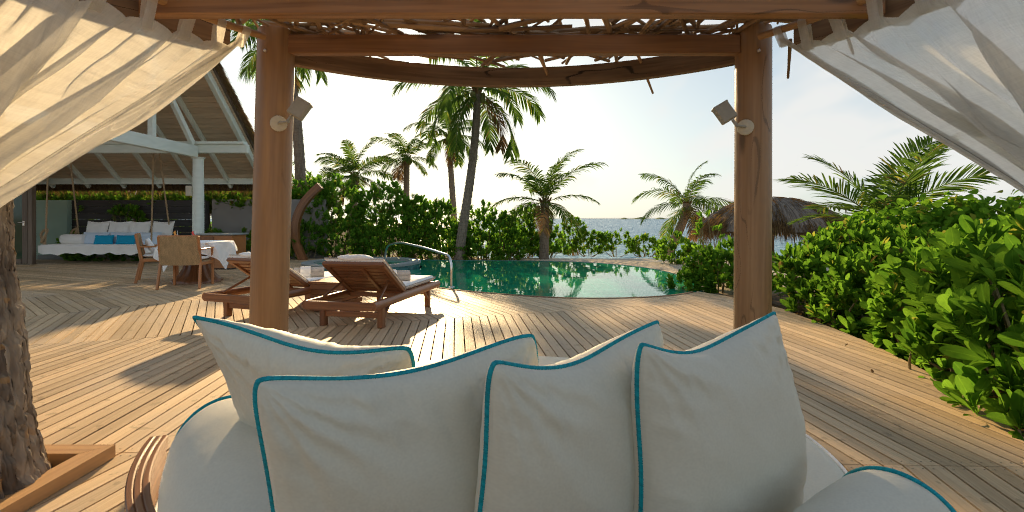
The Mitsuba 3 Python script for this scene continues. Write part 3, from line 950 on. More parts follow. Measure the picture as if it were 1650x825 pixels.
# thatched beach shelter
ht = thing('beach_shelter', 'round thatched shelter on the beach behind the hedge', 'shelter')
hc = np.array([8.35, 16.4])
prof = [(.02, 1.84), (.6, 1.79), (1.2, 1.62), (1.75, 1.31), (2.1, 1.02), (2.3, .76), (2.3, .76), (2.1, .76), (1.0, 1.3), (.02, 1.55)]
part(ht, 'thatch', MB().lathe(prof, 72, (*hc, 0), wob=lambda a: 1 + .02 * math.sin(a * 7) + .015 * math.sin(a * 17)), 'thatch')
part(ht, 'pole', MB().tube([(*hc, -1.2), (*hc, 1.6)], .09, 14), 'old_wood')
n = 13000
a = r_.uniform(0, 2 * np.pi, n); q = np.sqrt(r_.uniform(.0, 1, n))
q[:6500] = r_.uniform(.84, 1.0, 6500)
rad = q * 2.28
zz = np.interp(rad, [0, .6, 1.2, 1.75, 2.1, 2.3], [1.84, 1.79, 1.62, 1.31, 1.02, .78])
base = np.stack([hc[0] + rad * np.cos(a), hc[1] + rad * np.sin(a), zz + r_.uniform(-.08, .02, n)], 1)
sl_ = np.interp(rad, [0, .8, 1.5, 2.3], [.2, .4, .65, 1.1])
dirv = np.stack([np.cos(a), np.sin(a), -sl_], 1) + r_.normal(size=(n, 3)) * .12
m = MB(); v, f, uv = blades(base, dirv, r_.uniform(.22, .5, n), np.full(n, .010), r_, .25); m.add(v, f, uv, 0)
part(ht, 'fringe', m, 'dry_leaf', kind='stuff')
# ------------------------------------------------------------------ daybed
DB = np.array([0.0, 1.75])
bed = thing('round_daybed', 'round daybed with a cream mattress and slatted wooden back rail', 'daybed')
MT = 0.42
prof = [(.02, .20), (.99, .20), (1.02, .225), (1.03, .30), (1.024, .375), (1.005, .405), (.97, .418), (.75, .424), (.4, .427), (.02, .428)]
m = MB().lathe(prof, 120, (*DB, 0))
part(bed, 'mattress', m, 'cushion_cloth')
ring = lambda r, z, a0=0, a1=2 * math.pi, n=120: [(DB[0] + r * math.cos(a), DB[1] + r * math.sin(a), z) for a in np.linspace(a0, a1, n)]
part(bed, 'piping', MB().tube(ring(1.018, .398)[:-1], .006, 8, closed=True), 'white_cloth')
part(bed, 'base', MB().lathe([(.95, .02), (1.0, .05), (1.0, .195), (.2, .195)], 90, (*DB, 0)), 'teak')
A0, A1 = math.radians(199), math.radians(312)
for r, w, z in ((1.022, .0150, .535), (1.0374, .0150, .535), (1.0528, .0150, .535)):
    aa = np.linspace(A0, A1, 60)
    pth = [(DB[0] + r * math.cos(a), DB[1] + r * math.sin(a), z) for a in aa]
    part(bed, 'rail_strip', MB().sweep(pth, [(-w / 2, -.022), (w / 2, -.022), (w / 2, .009), (w / 2 - .003, .012), (-w / 2 + .003, .012), (-w / 2, .009)]), 'teak')
part(bed, 'rail_board', MB().sweep([(DB[0] + 1.037 * math.cos(a), DB[1] + 1.037 * math.sin(a), .465) for a in np.linspace(A0 + .004, A1 - .004, 60)], [(-.019, -.05), (.019, -.05), (.019, .047), (-.019, .047)]), 'teak')
for i, a in enumerate(np.linspace(A0 + .05, A1 - .05, 26)):
    c = np.array([DB[0] + 1.041 * math.cos(a), DB[1] + 1.041 * math.sin(a), 0])
    part(bed, 'upright', MB().box((.022, .05, .26), c + np.array([0, 0, .285]), rotz(a)), 'old_wood')


def pillow(corners, thick=.15, sag=(.10, .06, .06, .06), n=64, seed=0, wr=1.0, rnd=(.05, .05, .05, .05), skew=0.0):
    """Grid surfaces (front and back) and outline of a cushion whose corners are TL, TR, BR, BL; sag bows the edges inwards (top, right, bottom, left); rnd rounds the corners."""
    TL, TR, BR, BL = [np.array(c, float) for c in corners]
    q = np.linspace(-1, 1, n)
    q = np.sign(q) * (1 - (1 - np.abs(q)) ** 1.35)
    U, V = np.meshgrid(q, q, indexing='ij')
    wl, wt = (1 - U) / 2, (1 + V) / 2
    rr = rnd[0] * wl * wt + rnd[1] * (1 - wl) * wt + rnd[2] * (1 - wl) * (1 - wt) + rnd[3] * wl * (1 - wt)
    cut = 1 - rr * (np.abs(U) * np.abs(V)) ** 9
    u = U * (1 - (sag[1] * (U > 0) + sag[3] * (U < 0)) * (1 - V ** 2) * np.abs(U)) * cut
    v = V * (1 - (sag[0] * (V > 0) * (1 - skew * U) + sag[2] * (V < 0)) * (1 - U ** 2) * np.abs(V)) * cut
    a, b = (u + 1) / 2, (v + 1) / 2
    P = ((1 - a) * b)[..., None] * TL + (a * b)[..., None] * TR + (a * (1 - b))[..., None] * BR + ((1 - a) * (1 - b))[..., None] * BL
    N = np.cross(TR - TL + BR - BL, TL - BL + TR - BR); N /= np.linalg.norm(N)
    prof = ((1 - U ** 2) * (1 - V ** 2)) ** .42
    lum = meshkit.fbm(np.stack([U * 1.6, V * 1.6, U * 0 + seed * 3.1], -1), 2, seed) - .5
    edge = 1 - np.maximum(np.abs(U), np.abs(V)) ** 12
    gath = meshkit.fbm(np.stack([U * 11 + V * 2.2, V * .9, U * 0 + seed], -1), 3, seed) - .5
    gathv = meshkit.fbm(np.stack([U * .9, V * 10 + U * 2.5, U * 0 + seed + 5], -1), 3, seed) - .5
    wrk = (gath * np.exp(-(1 - V) / .32) * .030 + gathv * np.exp(-(1 - np.abs(U)) / .14) * .022) * wr * edge
    for cx, cy in ((-1, 1), (1, 1)):     # creases that run from the upper corners into the field
        du, dv = U - cx, V - cy
        th = np.arctan2(dv, du * -cx if cx else du)
        rad = np.hypot(du, dv)
        wrk += np.sin(th * (13 + 3 * ((seed * 7) % 4)) + seed * 2 + cx + 5 * gath) * .0032 * np.exp(-((rad - .42) / .34) ** 2) * edge * wr
    wrk += (meshkit.fbm(np.stack([U * 1.5 + V * 1.7, V * .6 - U * .5, U * 0 + seed + 2], -1), 3, seed) - .5) * .020 * wr * edge
    wave = (.006 * np.sin(U * 4 + seed) + .003 * np.sin(V * 5 + 2 * seed))
    base = P + N * (wave * (np.maximum(np.abs(U), np.abs(V))))[..., None]
    L = np.linalg.norm(TR - TL)
    uv = np.stack([U * L / 2, V * L / 2], -1)
    F = base + N * (thick / 2 * prof * (1 + .18 * lum) + wrk)[..., None]
    Bk = base - N * (thick / 2 * prof * (1 + .18 * lum[::-1]) + wrk[::-1] * .6)[..., None]
    m = MB()
    m.grid(F, uv, flip=True)
    m.grid(Bk, uv)
    outline = np.vstack([base[:, -1], base[-1, ::-1][1:], base[::-1, 0][1:], base[0, 1:-1]])
    return m, outline


def big_pillow(label, corners, seed, **k):
    key = thing('cushion', label, 'cushion', None)
    m, o = pillow(corners, seed=seed, n=90, **k)
    part(key, 'cover', m, 'cushion_cloth')
    part(key, 'piping', MB().tube(o, .0044, 8, closed=True), 'teal_cord')
    return key


big_pillow('cream cushion with turquoise piping behind the others, far left on the daybed', [(-.648, 1.035, .952), (-.185, .95, .912), (-.22, 1.20, .46), (-.60, 1.30, .47)], 1, thick=.17, sag=(.15, .03, .05, .10), rnd=(.01, .05, .05, .05), skew=-.35)
big_pillow('wide cream cushion with turquoise piping, front left of the row on the daybed', [(-.358, .690, .937), (.046, .985, .932), (.10, 1.10, .44), (-.36, .81, .42)], 2, thick=.16, sag=(.13, .06, .05, .05), rnd=(.05, .04, .05, .05), skew=.25)
big_pillow('cream cushion with turquoise piping, second from the right on the daybed', [(-.030, .742, .948), (.312, 1.095, .930), (.37, 1.16, .45), (-.075, .86, .42)], 3, thick=.17, sag=(.17, .04, .05, .03), rnd=(.06, .01, .05, .05), skew=.45)
big_pillow('cream cushion with turquoise piping at the right end of the daybed row', [(.212, .868, .945), (.614, 1.205, .930), (.69, 1.22, .43), (.235, .95, .42)], 4, thick=.18, sag=(.18, .0, .05, .03), rnd=(.05, .01, .05, .05), skew=.5)


def bolster(label, p, q, r, cord=(True, True), n=56, seed=0, end=.80):
    key = thing('bolster', label, 'bolster')
    p, q = np.array(p, float), np.array(q, float)
    x, z, y = frame(q - p)
    L = np.linalg.norm(q - p)
    e_ = r * end
    prof = [(.005, -.014), (e_ * .6, -.012), (e_ * .93, -.002), (e_, .012), (r * (.55 + .45 * end), L * .10), (r, L * .3), (r * 1.01, L * .5), (r, L * .7), (r * (.55 + .45 * end), L * .90), (e_, L - .012), (e_ * .93, L + .002), (e_ * .6, L + .012), (.005, L + .014)]
    prof = np.array(prof)
    t = np.linspace(0, 1, 70)
    tt = np.linspace(0, 1, len(prof))
    pr = np.stack([np.interp(t, tt, prof[:, 0]), np.interp(t, tt, prof[:, 1])], 1)
    a = np.linspace(0, 2 * np.pi, n + 1)
    wob = 1 + .025 * (meshkit.fbm(np.stack(np.broadcast_arrays(pr[:, 1:] * 9, np.cos(a)[None] * 2 + seed, np.sin(a)[None] * 2), -1), 3) - .5)
    G = p + pr[:, 1][:, None, None] * y + (pr[:, :1] * wob)[..., None] * (np.cos(a)[None, :, None] * x + np.sin(a)[None, :, None] * z)
    part(key, 'cover', MB().grid(G), 'cushion_cloth')
    for e in [q_ for q_, c_ in zip((0.012, L - .012), cord) if c_]:
        pth = [p + y * e + (x * math.cos(b) + z * math.sin(b)) * r * (end + .015) for b in np.linspace(0, 2 * np.pi, 60)[:-1]]
        part(key, 'piping', MB().tube(pth, .005, 8, closed=True), 'teal_cord')
    return key


bolster('cream bolster with turquoise end piping lying on the right side of the daybed', (.39, .73, .515), (.765, 1.0, .545), .122, seed=1, end=.9)
bolster('cream bolster with turquoise end piping on the left side of the daybed, half behind cushions', (-.345, .76, .55), (-.755, 1.36, .55), .155, cord=(False, True), seed=2)

# ------------------------------------------------------------------ sun loungers
def lounger(label, x, y, ang):
    k = thing('sun_lounger', label, 'sun lounger', None)
    R = rotz(-ang)
    o = np.array([x, y, 0.0])
    W, L, rz = .80, 1.86, .265
    P = lambda a, b, c: o + R @ np.array([a, b, c])
    for s_ in (-1, 1):
        part(k, 'side_rail', MB().tube([P(s_ * .375, t, rz) for t in np.linspace(0, L, 8)], .040, 16, flat=1.15), 'teak')
    part(k, 'head_rail', MB().box((W - .03, .05, .085), P(0, .02, rz - .005), R), 'teak')
    part(k, 'foot_rail', MB().box((W - .09, .04, .07), P(0, L - .06, rz), R), 'teak')
    for s_ in (-1, 1):
        for b, c in ((.27, 0), (L - .27, 0)):
            part(k, 'leg', MB().bar(P(s_ * .335, b, 0), P(s_ * .335, b, rz - .02), .06, .075, .005, up=R @ np.array([0, 1, 0])), 'teak')
    for b in (.27, L - .27):
        part(k, 'cross_bar', MB().bar(P(-.33, b, .13 if b < 1 else .19), P(.33, b, .13 if b < 1 else .19), .035, .06), 'teak')
    part(k, 'brace', MB().bar(P(.345, .30, .11), P(.345, .44, .235), .035, .03).bar(P(.345, L - .30, .11), P(.345, L - .44, .235), .035, .03), 'teak')
    part(k, 'seat_bar', MB().bar(P(-.34, .84, rz - .01), P(.34, .84, rz - .01), .04, .05), 'teak')
    for i in range(8):
        part(k, 'seat_slat', MB().box((.70, .07, .018), P(0, .93 + i * .12, rz + .032), R, .003), 'teak')
    h, top = np.array([0, .84, .30]), np.array([0, .30, .655])
    d = (top - h) / np.linalg.norm(top - h)
    Lb = np.linalg.norm(top - h)
    nb = np.array([0, d[2], -d[1]])        # towards the sitter
    Rb = R @ np.stack([[1, 0, 0], d, np.cross([1, 0, 0], d)], 1)
    Q = lambda a, t, u: P(*(h + d * t + nb * u + np.array([a, 0, 0])))
    for s_ in (-1, 1):
        part(k, 'back_stile', MB().bar(Q(s_ * .335, -.02, 0), Q(s_ * .335, Lb, 0), .055, .045, .006, up=R @ nb), 'teak')
        part(k, 'back_stile', MB().bar(Q(s_ * .07, -.02, -.012), Q(s_ * .07, Lb - .05, -.012), .04, .022, .003, up=R @ nb), 'teak') if s_ > 0 else None
        part(k, 'strut', MB().tube([Q(s_ * .27, Lb * .48, -.025), P(s_ * .335, .20, rz + .02)], .014, 10), 'teak')
    part(k, 'back_rail', MB().bar(Q(-.36, Lb, 0), Q(.36, Lb, 0), .07, .05, .012, up=R @ nb), 'teak')
    for i in range(7):
        part(k, 'back_slat', MB().bar(Q(-.31, .05 + i * .079, .004), Q(.31, .05 + i * .079, .004), .058, .018, .003, up=R @ nb), 'teak')

    def pad(p, q, nn, w, th, seed):
        p, q, nn = (np.array(z, float) for z in (p, q, nn))
        yv = q - p; l = np.linalg.norm(yv); yv /= l
        m_, n_ = 40, 24
        q1 = np.linspace(-1, 1, m_); q2 = np.linspace(-1, 1, n_)
        U, V = np.meshgrid(q1, q2, indexing='ij')
        e = np.clip((1 - np.abs(U)) * l / 2 / .05, 0, 1); f = np.clip((1 - np.abs(V)) * w / 2 / .05, 0, 1)
        g = np.sqrt(np.clip(1 - (1 - np.minimum(e, f)) ** 2, 0, 1))
        nz = meshkit.fbm(np.stack([U * 5, V * 3, U * 0 + seed], -1), 3) - .5
        base = p + yv * ((U + 1) / 2 * l)[..., None] + np.array([1, 0, 0]) * (V * w / 2)[..., None]
        up = base + nn * (th * (.45 + .55 * g) + .012 * nz * g)[..., None]
        lo = base + nn * (th * (.45 - .45 * g))[..., None]
        W_ = lambda A: o + A @ R.T
        uv = np.stack([U * l / 2, V * w / 2], -1)
        return MB().grid(W_(up), uv, flip=True).grid(W_(lo), uv), [W_(np.vstack([base[:, -1], base[-1, ::-1][1:], base[::-1, 0][1:], base[0, 1:-1]]) + nn * th * .62)]
    m, e = pad((0, .86, rz + .045), (0, L - .02, rz + .045), (0, 0, 1), .70, .075, 1)
    part(k, 'seat_cushion', m, 'white_cloth')
    m2, e2 = pad(h + nb * .014 + d * .01, top + nb * .014 + d * .03, nb, .70, .07, 2)
    part(k, 'back_cushion', m2, 'white_cloth')
    part(k, 'cushion_piping', MB().tube(e[0], .006, 6, closed=True).tube(e2[0], .006, 6, closed=True), 'towel')
    hp = [Q(.20, Lb + .055, .06), Q(-.20, Lb + .055, .06), Q(-.20, Lb - .16, .12), Q(.20, Lb - .16, .12)]
    m3, o3 = pillow(hp, .10, (.03, .03, .03, .03), 30, 3, .6)
    part(k, 'head_pillow', m3, 'white_cloth')
    return k, P, R


def towel_roll(label, p, d, r=.072, L=.36):
    k = thing('towel_roll', label, 'towel', None)
    p, d = np.array(p, float), np.array(d, float); d /= np.linalg.norm(d)
    x, z, y = frame(d)
    turns = np.linspace(0, 2 * np.pi * 5, 160)
    rad = .008 + (r - .008) * turns / turns[-1]
    for a in (1,):
        G = np.stack([p + y * s_ + (np.cos(turns)[:, None] * x + np.sin(turns)[:, None] * z) * rad[:, None] + y * (.004 * np.sin(turns * 1.3)[:, None]) for s_ in np.linspace(-L / 2, L / 2, 12)], 1)
    part(k, 'cloth', MB().grid(G, np.stack(np.broadcast_arrays(turns[:, None] * .05, np.linspace(0, L, 12)[None]), -1)), 'towel')
    for s_ in (-.12,):
        part(k, 'band', MB().lathe([(r + .001, -.062), (r + .004, -.06), (r + .004, .06), (r + .001, .062)], 28, p + y * s_ * L, np.stack([x, z, y], 1)), 'white_cloth')
    return k


lg, Pl, Rl = lounger('dark teak sun lounger with white cushions, nearer one right of the left post', -1.757, 5.154, .207)
towel_roll('rolled grey towel lying on the nearer lounger seat', Pl(.10, 1.10, .265 + .185), Rl @ np.array([.80, .6, 0]))
lg1, Pl1, Rl1 = lounger('dark teak sun lounger with white cushions, half hidden behind the left post', -3.124, 5.623, .349)
towel_roll('rolled grey towel lying on the lounger seat right behind the left post', Pl1(.10, 1.12, .265 + .185), Rl1 @ np.array([.75, .65, 0]))
stb = thing('side_table', 'small dark teak box table between the two loungers', 'side table')
c, R = np.array([-2.20, 6.38, 0]), rotz(-.28)
part(stb, 'top', MB().box((.50, .46, .03), c + np.array([0, 0, .365]), R), 'teak')
for i in range(5):
    for s_ in (-1, 1):
        part(stb, 'side_board', MB().box((.46, .018, .062), c + R @ np.array([0, s_ * .205, .05 + i * .0665]), R, .003), 'teak')
        part(stb, 'side_board', MB().box((.018, .388, .062), c + R @ np.array([s_ * .22, 0, .05 + i * .0665]), R, .003), 'teak')

# ------------------------------------------------------------------ pool handrail
hr = thing('pool_handrail', 'bent steel handrail reaching from the deck over the pool', 'handrail')


def fillet(pts, rad=.12, k=8):
    """A polyline with rounded corners."""
    pts = [np.array(p, float) for p in pts]
    out = [pts[0]]
    for a_, b_, c_ in zip(pts, pts[1:], pts[2:]):
        d0, d1 = a_ - b_, c_ - b_
        r0 = min(rad, .45 * np.linalg.norm(d0), .45 * np.linalg.norm(d1))
        p0, p1 = b_ + d0 / np.linalg.norm(d0) * r0, b_ + d1 / np.linalg.norm(d1) * r0
        for t in np.linspace(0, 1, k):
            out.append((1 - t) ** 2 * p0 + 2 * t * (1 - t) * b_ + t * t * p1)
    return np.array(out + [pts[-1]])


pts = fillet([(-1.01, 8.50, -.02), (-1.01, 8.50, .52), (-1.75, 9.85, .60), (-2.45, 11.1, .635), (-2.93, 11.8, .52), (-2.97, 11.88, -.10)], .35)
part(hr, 'tube', MB().tube(pts, .022, 14), 'steel')
part(hr, 'flange', MB().lathe([(.05, .0), (.05, .012), (.028, .016)], 20, (-1.01, 8.50, .0)), 'steel')


# ------------------------------------------------------------------ spotlights on the posts
def spotlight(x, y, z, s_, label):
    k = thing('spotlight', label, 'spotlight')
    ax = np.array([s_ * .35, -1, 0.0]); ax /= np.linalg.norm(ax)
    X, Z, Y = frame(ax)
    R = np.stack([X, Z, Y], 1)
    p = np.array([x, y, z])
    part(k, 'plate', MB().lathe([(.055, -.01), (.055, .008), (.055, .008), (.050, .013), (.02, .015), (.001, .015)], 36, p, R), 'cream_paint')
    e = p + np.array([s_ * .085, -.055, .002])
    part(k, 'arm', MB().tube([p + ax * .01, p + ax * .03 + np.array([s_ * .01, 0, 0]), e], .0085, 10), 'grey_paint')
    d = np.array([s_ * .50, .2, .84]); d /= np.linalg.norm(d)
    x2, z2, y2 = frame(d, (0, 1, 0))
    R2 = np.stack([x2, z2, y2], 1)
    part(k, 'knuckle', MB().tube([e, e + d * .05], .011, 10).lathe([(.001, -.013), (.013, -.006), (.013, .006), (.001, .013)], 14, e), 'grey_paint')
    hc_ = e + d * .108 + np.array([s_ * .02, 0, 0])
    part(k, 'head', MB().box((.108, .062, .125), hc_, R2, .006), 'grey_paint')
    part(k, 'cap', MB().box((.112, .066, .014), hc_ + d * .063, R2, .003), 'grey_paint')
    return k


spotlight(-1.635, 3.565, 1.815, 1, 'grey square spotlight on a round plate on the left post')
spotlight(1.640, 3.575, 1.79, -1, 'grey square spotlight on a round plate on the right post')

# ------------------------------------------------------------------ dining set
tb = thing('dining_table', 'round table on a flared fluted wooden pedestal', 'table')
tc_ = np.array([-5.72, 9.25, 0])
part(tb, 'pedestal', MB().lathe([(.02, .0), (.40, .0), (.40, .0), (.40, .045), (.36, .06), (.29, .13), (.22, .26), (.18, .42), (.19, .60), (.26, .70)], 72, tc_, wob=lambda a: 1 + .055 * math.cos(a * 9)), 'teak')
part(tb, 'top', MB().lathe([(.02, .70), (.58, .70), (.58, .70), (.58, .728), (.58, .728), (.02, .728)], 48, tc_), 'chair_wood')
key = thing('tablecloth', 'white cloth hanging in points over the round dining table', 'tablecloth')
na, nr = 160, 40
a = np.linspace(0, 2 * np.pi, na + 1)
half = .78
ext = half / np.maximum(np.abs(np.cos(a - .5)), np.abs(np.sin(a - .5)))
G = np.zeros((nr, na + 1, 3))
for i, t in enumerate(np.linspace(0, 1, nr)):
    s_ = t * ext
    over = np.maximum(0, s_ - .585)
    fold = .04 * np.sin(a * 11 + 1) + .02 * np.sin(a * 19)
    rr = np.minimum(s_, .585) + over * .16 + np.clip(over / .12, 0, 1) * fold
    zz = .733 - over * .97 + .0 * a
    G[i] = np.stack([tc_[0] + rr * np.cos(a), tc_[1] + rr * np.sin(a), zz], -1)
own(key, MB().grid(G, np.stack(np.broadcast_arrays(np.linspace(0, 1, nr)[:, None], a[None] * .5), -1)), 'white_cloth')


def drink(label, x, y, col, fruit):
    k = thing('drink', label, 'drink')
    bsdf(f'juice_{col}', {'red': (.75, .035, .02), 'orange': (.85, .33, .01)}[col], .12, .5, clearcoat=1.0)
    part(k, 'juice', MB().lathe([(.001, .01), (.026, .01), (.031, .115), (.031, .115), (.001, .115)], 20, (x, y, .735)), f'juice_{col}')
    part(k, 'glass', MB().lathe([(.001, .001), (.029, .001), (.036, .135)], 24, (x, y, .735)), 'glass_pane')
    part(k, 'straw', MB().tube([(x + .01, y, .76), (x + .035, y - .01, .93)], .004, 8), 'white_cloth')
    part(k, 'garnish', MB().tube([(x - .01, y, .85), (x - .03, y, .90), (x - .02, y + .01, .93)], [.016, .018, .004], 8), f'juice_{fruit}')


scene['glass_pane'] = {'type': 'thindielectric'}
drink('red juice in a glass with straw on the table edge', -5.62, 9.0, 'red', 'red')
drink('orange juice in a glass half hidden behind the near chair back', -6.02, 9.12, 'orange', 'orange')


def wicker_chair(label, x, y, ang):
    k = thing('wicker_chair', label, 'chair', None)
    R = rotz(ang)
    o = np.array([x, y, 0.0])
    P = lambda a, b, c: o + R @ np.array([a, b, c])      # faces +b
    for s_ in (-1, 1):
        part(k, 'leg', MB().bar(P(s_ * .31, -.34, 0), P(s_ * .295, -.25, .44), .034, .045, .005, up=R @ np.array([0, 1, 0])).bar(P(s_ * .295, -.25, .43), P(s_ * .29, -.335, .86), .034, .045, .005, up=R @ np.array([0, 1, 0])), 'chair_wood')
        part(k, 'leg', MB().bar(P(s_ * .30, .27, 0), P(s_ * .30, .25, .63), .034, .042, .005, up=R @ np.array([0, 1, 0])), 'chair_wood')
        part(k, 'armrest', MB().bar(P(s_ * .30, -.29, .645), P(s_ * .30, .30, .645), .055, .028, .006), 'chair_wood')
        part(k, 'side_rail', MB().bar(P(s_ * .295, -.25, .40), P(s_ * .295, .26, .40), .03, .05), 'chair_wood')
    part(k, 'front_rail', MB().bar(P(-.29, .255, .40), P(.29, .255, .40), .03, .05), 'chair_wood')
    n1, n2 = 30, 20
    U, V = np.meshgrid(np.linspace(-1, 1, n1), np.linspace(0, 1, n2), indexing='ij')
    Y = -.27 - .075 * V - .03 * (1 - U ** 2)
    A = np.stack([U * .300, Y, .385 + V * .475], -1)
    B = A.copy(); B[..., 1] += .035
    W_ = lambda A: o + A @ R.T
    uv = np.stack([U * .3, V * .48], -1)
    m = MB().grid(W_(A), uv).grid(W_(B), uv, flip=True)
    for e in ((slice(None), -1), (slice(None), 0), (0, slice(None)), (-1, slice(None))):
        m.grid(W_(np.stack([A[e], B[e]], 1)), np.stack([np.stack([uv[e][:, 0], uv[e][:, 1]], -1)] * 2, 1))
    part(k, 'back_panel', m, 'wicker')
    part(k, 'top_rail', MB().tube([P(u * .30, -.345 - .03 * (1 - u * u) + .017, .862) for u in np.linspace(-1, 1, 12)], .016, 8), 'chair_wood')
    part(k, 'seat', MB().box((.56, .52, .04), P(0, 0, .42), R, .01), 'wicker')
    mm, oo = pillow([P(-.27, .25, .475), P(.27, .25, .475), P(.27, -.25, .475), P(-.27, -.25, .475)], .09, (.02,) * 4, 30, 4, .5)
    part(k, 'seat_cushion', mm, 'white_cloth')
    return k, P


wicker_chair('woven wicker armchair seen from behind, in front of the table', -5.475, 8.58, .20)
_, Pc = wicker_chair('woven wicker armchair at the left side of the table', -6.52, 9.42, -1.02)
key = thing('scatter_pillow', 'small white pillow leaning in the left wicker chair', 'pillow')
m, _o = pillow([Pc(.2, -.20, .78), Pc(-.2, -.20, .78), Pc(-.2, -.08, .52), Pc(.2, -.08, .52)], .10, (.04,) * 4, 30, 5, .6)
own(key, m, 'white_cloth')

sb_ = thing('sideboard', 'brown wooden sideboard cabinet with a pale top behind the table', 'sideboard')
c, R = np.array([-6.72, 11.75, 0]), rotz(.0)
part(sb_, 'carcass', MB().box((.84, .62, .74), c + np.array([0, 0, .40]), R, .006), 'chair_wood')
part(sb_, 'door', MB().box((.42, .02, .66), c + np.array([-.19, -.321, .41]), R, .004), 'teak')
part(sb_, 'plinth', MB().box((.78, .56, .04), c + np.array([0, 0, .02]), R, .004), 'dark_slat')
part(sb_, 'top', MB().box((.92, .70, .035), c + np.array([0, 0, .79]), R, .005), 'stone_rim')

# ------------------------------------------------------------------ hanging swing seat
sw = thing('swing_seat', 'long hanging swing seat on ropes with a white draped mattress', 'swing seat')
sx0, sx1, sy = -11.85, -9.0, 13.25
part(sw, 'platform', MB().box((sx1 - sx0, .95, .06), ((sx0 + sx1) / 2, sy, .33), None, .006), 'dark_slat')
cl = MB().box((sx1 - sx0 + .03, 1.0, .18), ((sx0 + sx1) / 2, sy, .40), None, .03)
part(sw, 'mattress', cl, 'white_cloth')
xx = np.linspace(sx0 - .02, sx1 + .02, 120)
drop = .10 + .02 * np.sin(xx * 7) + .018 * np.sin(xx * 17)
G = np.stack([np.stack([xx, sy - .50 - .012 + xx * 0, .47 + xx * 0], -1), np.stack([xx, sy - .515 - .012 * np.sin(xx * 15), .36 + xx * 0], -1), np.stack([xx, sy - .52 - .02 * np.sin(xx * 15), .36 - drop], -1)], 1)
part(sw, 'drape', MB().grid(G, np.stack(np.broadcast_arrays(xx[:, None], np.array([0, .1, .2])[None]), -1)), 'white_cloth')
for x, yy, tx_, ty in ((sx0 + .08, sy - .42, -11.35, 12.5), (sx0 + .22, sy + .42, -11.2, 12.8), (sx1 - .10, sy - .42, -8.78, 12.5), (sx1 - .16, sy + .42, -8.95, 12.8)):
    tz = EZ + (EY - ty) * (RZ - EZ) / (EY - RY) - .03
    part(sw, 'rope', MB().tube([(x, yy, .33), (x + (tx_ - x) * .02, yy, .55), (tx_, ty, tz)], .019, 8), 'rope')
for x, yy in ((sx0 + .05, sy - .42), (sx0 + .08, sy + .42)):
    part(sw, 'rope_knot', MB().tube(spline([(x - .05, yy, .55), (x + .07, yy - .05, .72), (x + .05, yy + .03, .88), (x - .05, yy, .80), (x - .04, yy, .62), (x + .03, yy - .02, .50), (x - .02, yy - .04, .34)], 40), .028, 8), 'rope')


def swing_pillow(label, x, y, z, w, h, lean, cloth, seed, th=.16):
    k = thing('scatter_pillow', label, 'pillow')
    m, _ = pillow([(x - w / 2, y + lean, z + h), (x + w / 2, y + lean, z + h), (x + w / 2, y, z), (x - w / 2, y, z)], th, (.13, .08, .02, .08), 30, seed, .7, (.01,) * 4)
    own(k, m, cloth)


ord_ = ['leftmost', 'second from left', 'third from left', 'rightmost']
for i, x in enumerate((-11.02, -10.46, -9.90, -9.30)):
    swing_pillow(f'large white back pillow on the swing seat, {ord_[i]} of four', x, 13.42 + .03 * (i % 2), .49, .585, .60, .16, 'white_cloth', i)
for i, (x, q) in enumerate(((-10.82, 'left of the turquoise pair'), (-10.10, 'middle one behind the turquoise pair'), (-9.48, 'right of the turquoise pair'))):
    swing_pillow(f'pale blue white pillow on the swing seat, {q}', x, 13.18, .49, .72, .31, .10, 'blue_white_cloth', 10 + i)
swing_pillow('small turquoise pillow on the swing seat, left one of two', -10.45, 13.0, .49, .50, .24, .06, 'teal_cloth', 20, .12)
swing_pillow('small turquoise pillow on the swing seat, right one of two', -9.89, 13.0, .49, .50, .24, .06, 'teal_cloth', 21, .12)
k = thing('bolster', 'white bolster at the left end of the swing seat', 'bolster')
own(k, MB().lathe([(.001, -.30), (.12, -.295), (.125, -.28), (.125, .28), (.12, .295), (.001, .30)], 28, (-11.35, 13.2, .615), np.array([[0, 0, 1], [1, 0, 0], [0, 1, 0.0]])), 'white_cloth')

# ------------------------------------------------------------------ near palm trunk
tk = thing('shade_palm', 'thick rough palm trunk growing through the deck at the left edge', 'palm trunk')
nz, na = 340, 260
zz = np.linspace(-.2, 5.2, nz); aa = np.linspace(0, 2 * np.pi, na + 1)
Z, A = np.meshgrid(zz, aa, indexing='ij')
cx = -2.235 - .072 * Z - .012 * Z ** 2
cyy = 2.06 + .01 * Z
rad = .205 + .06 * np.exp(-np.clip(Z, 0, 9) / .28) + .015 * np.exp(-Z / 1.2)
co, si = np.cos(A), np.sin(A)
p3 = np.stack([co * 1.2, si * 1.2, Z * 1.0], -1)
coarse = meshkit.fbm(p3 * np.array([2.5, 2.5, 3.2]), 4, 2) - .5
q3 = p3 + .10 * np.stack([meshkit.fbm(p3 * 5, 3, 21), meshkit.fbm(p3 * 5, 3, 22), meshkit.fbm(p3 * 5, 3, 23)], -1)
v1 = meshkit.fbm(q3 * np.array([8, 8, 1.7]), 3, 4)
v2 = meshkit.fbm(q3 * np.array([17, 17, 4.5]), 3, 6)
groove = np.exp(-(np.abs(v1 - .5) / .035) ** 2) * .022 + np.exp(-(np.abs(v2 - .5) / .04) ** 2) * .010
ph = Z * 8.5 + 1.1 * coarse + .35 * np.sin(A + 1) + .5 * (v1 - .5)
step = ph % 1.0
ringcut = np.exp(-(np.minimum(step, 1 - step) / .05) ** 2) * .014 * np.clip((v2 - .35) * 5, 0, 1)
plate = np.round(meshkit.fbm(q3 * np.array([6, 6, 5]), 2, 9) * 7) / 7 - .5
fine = meshkit.fbm(p3 * np.array([34, 34, 12]), 4, 6) - .5
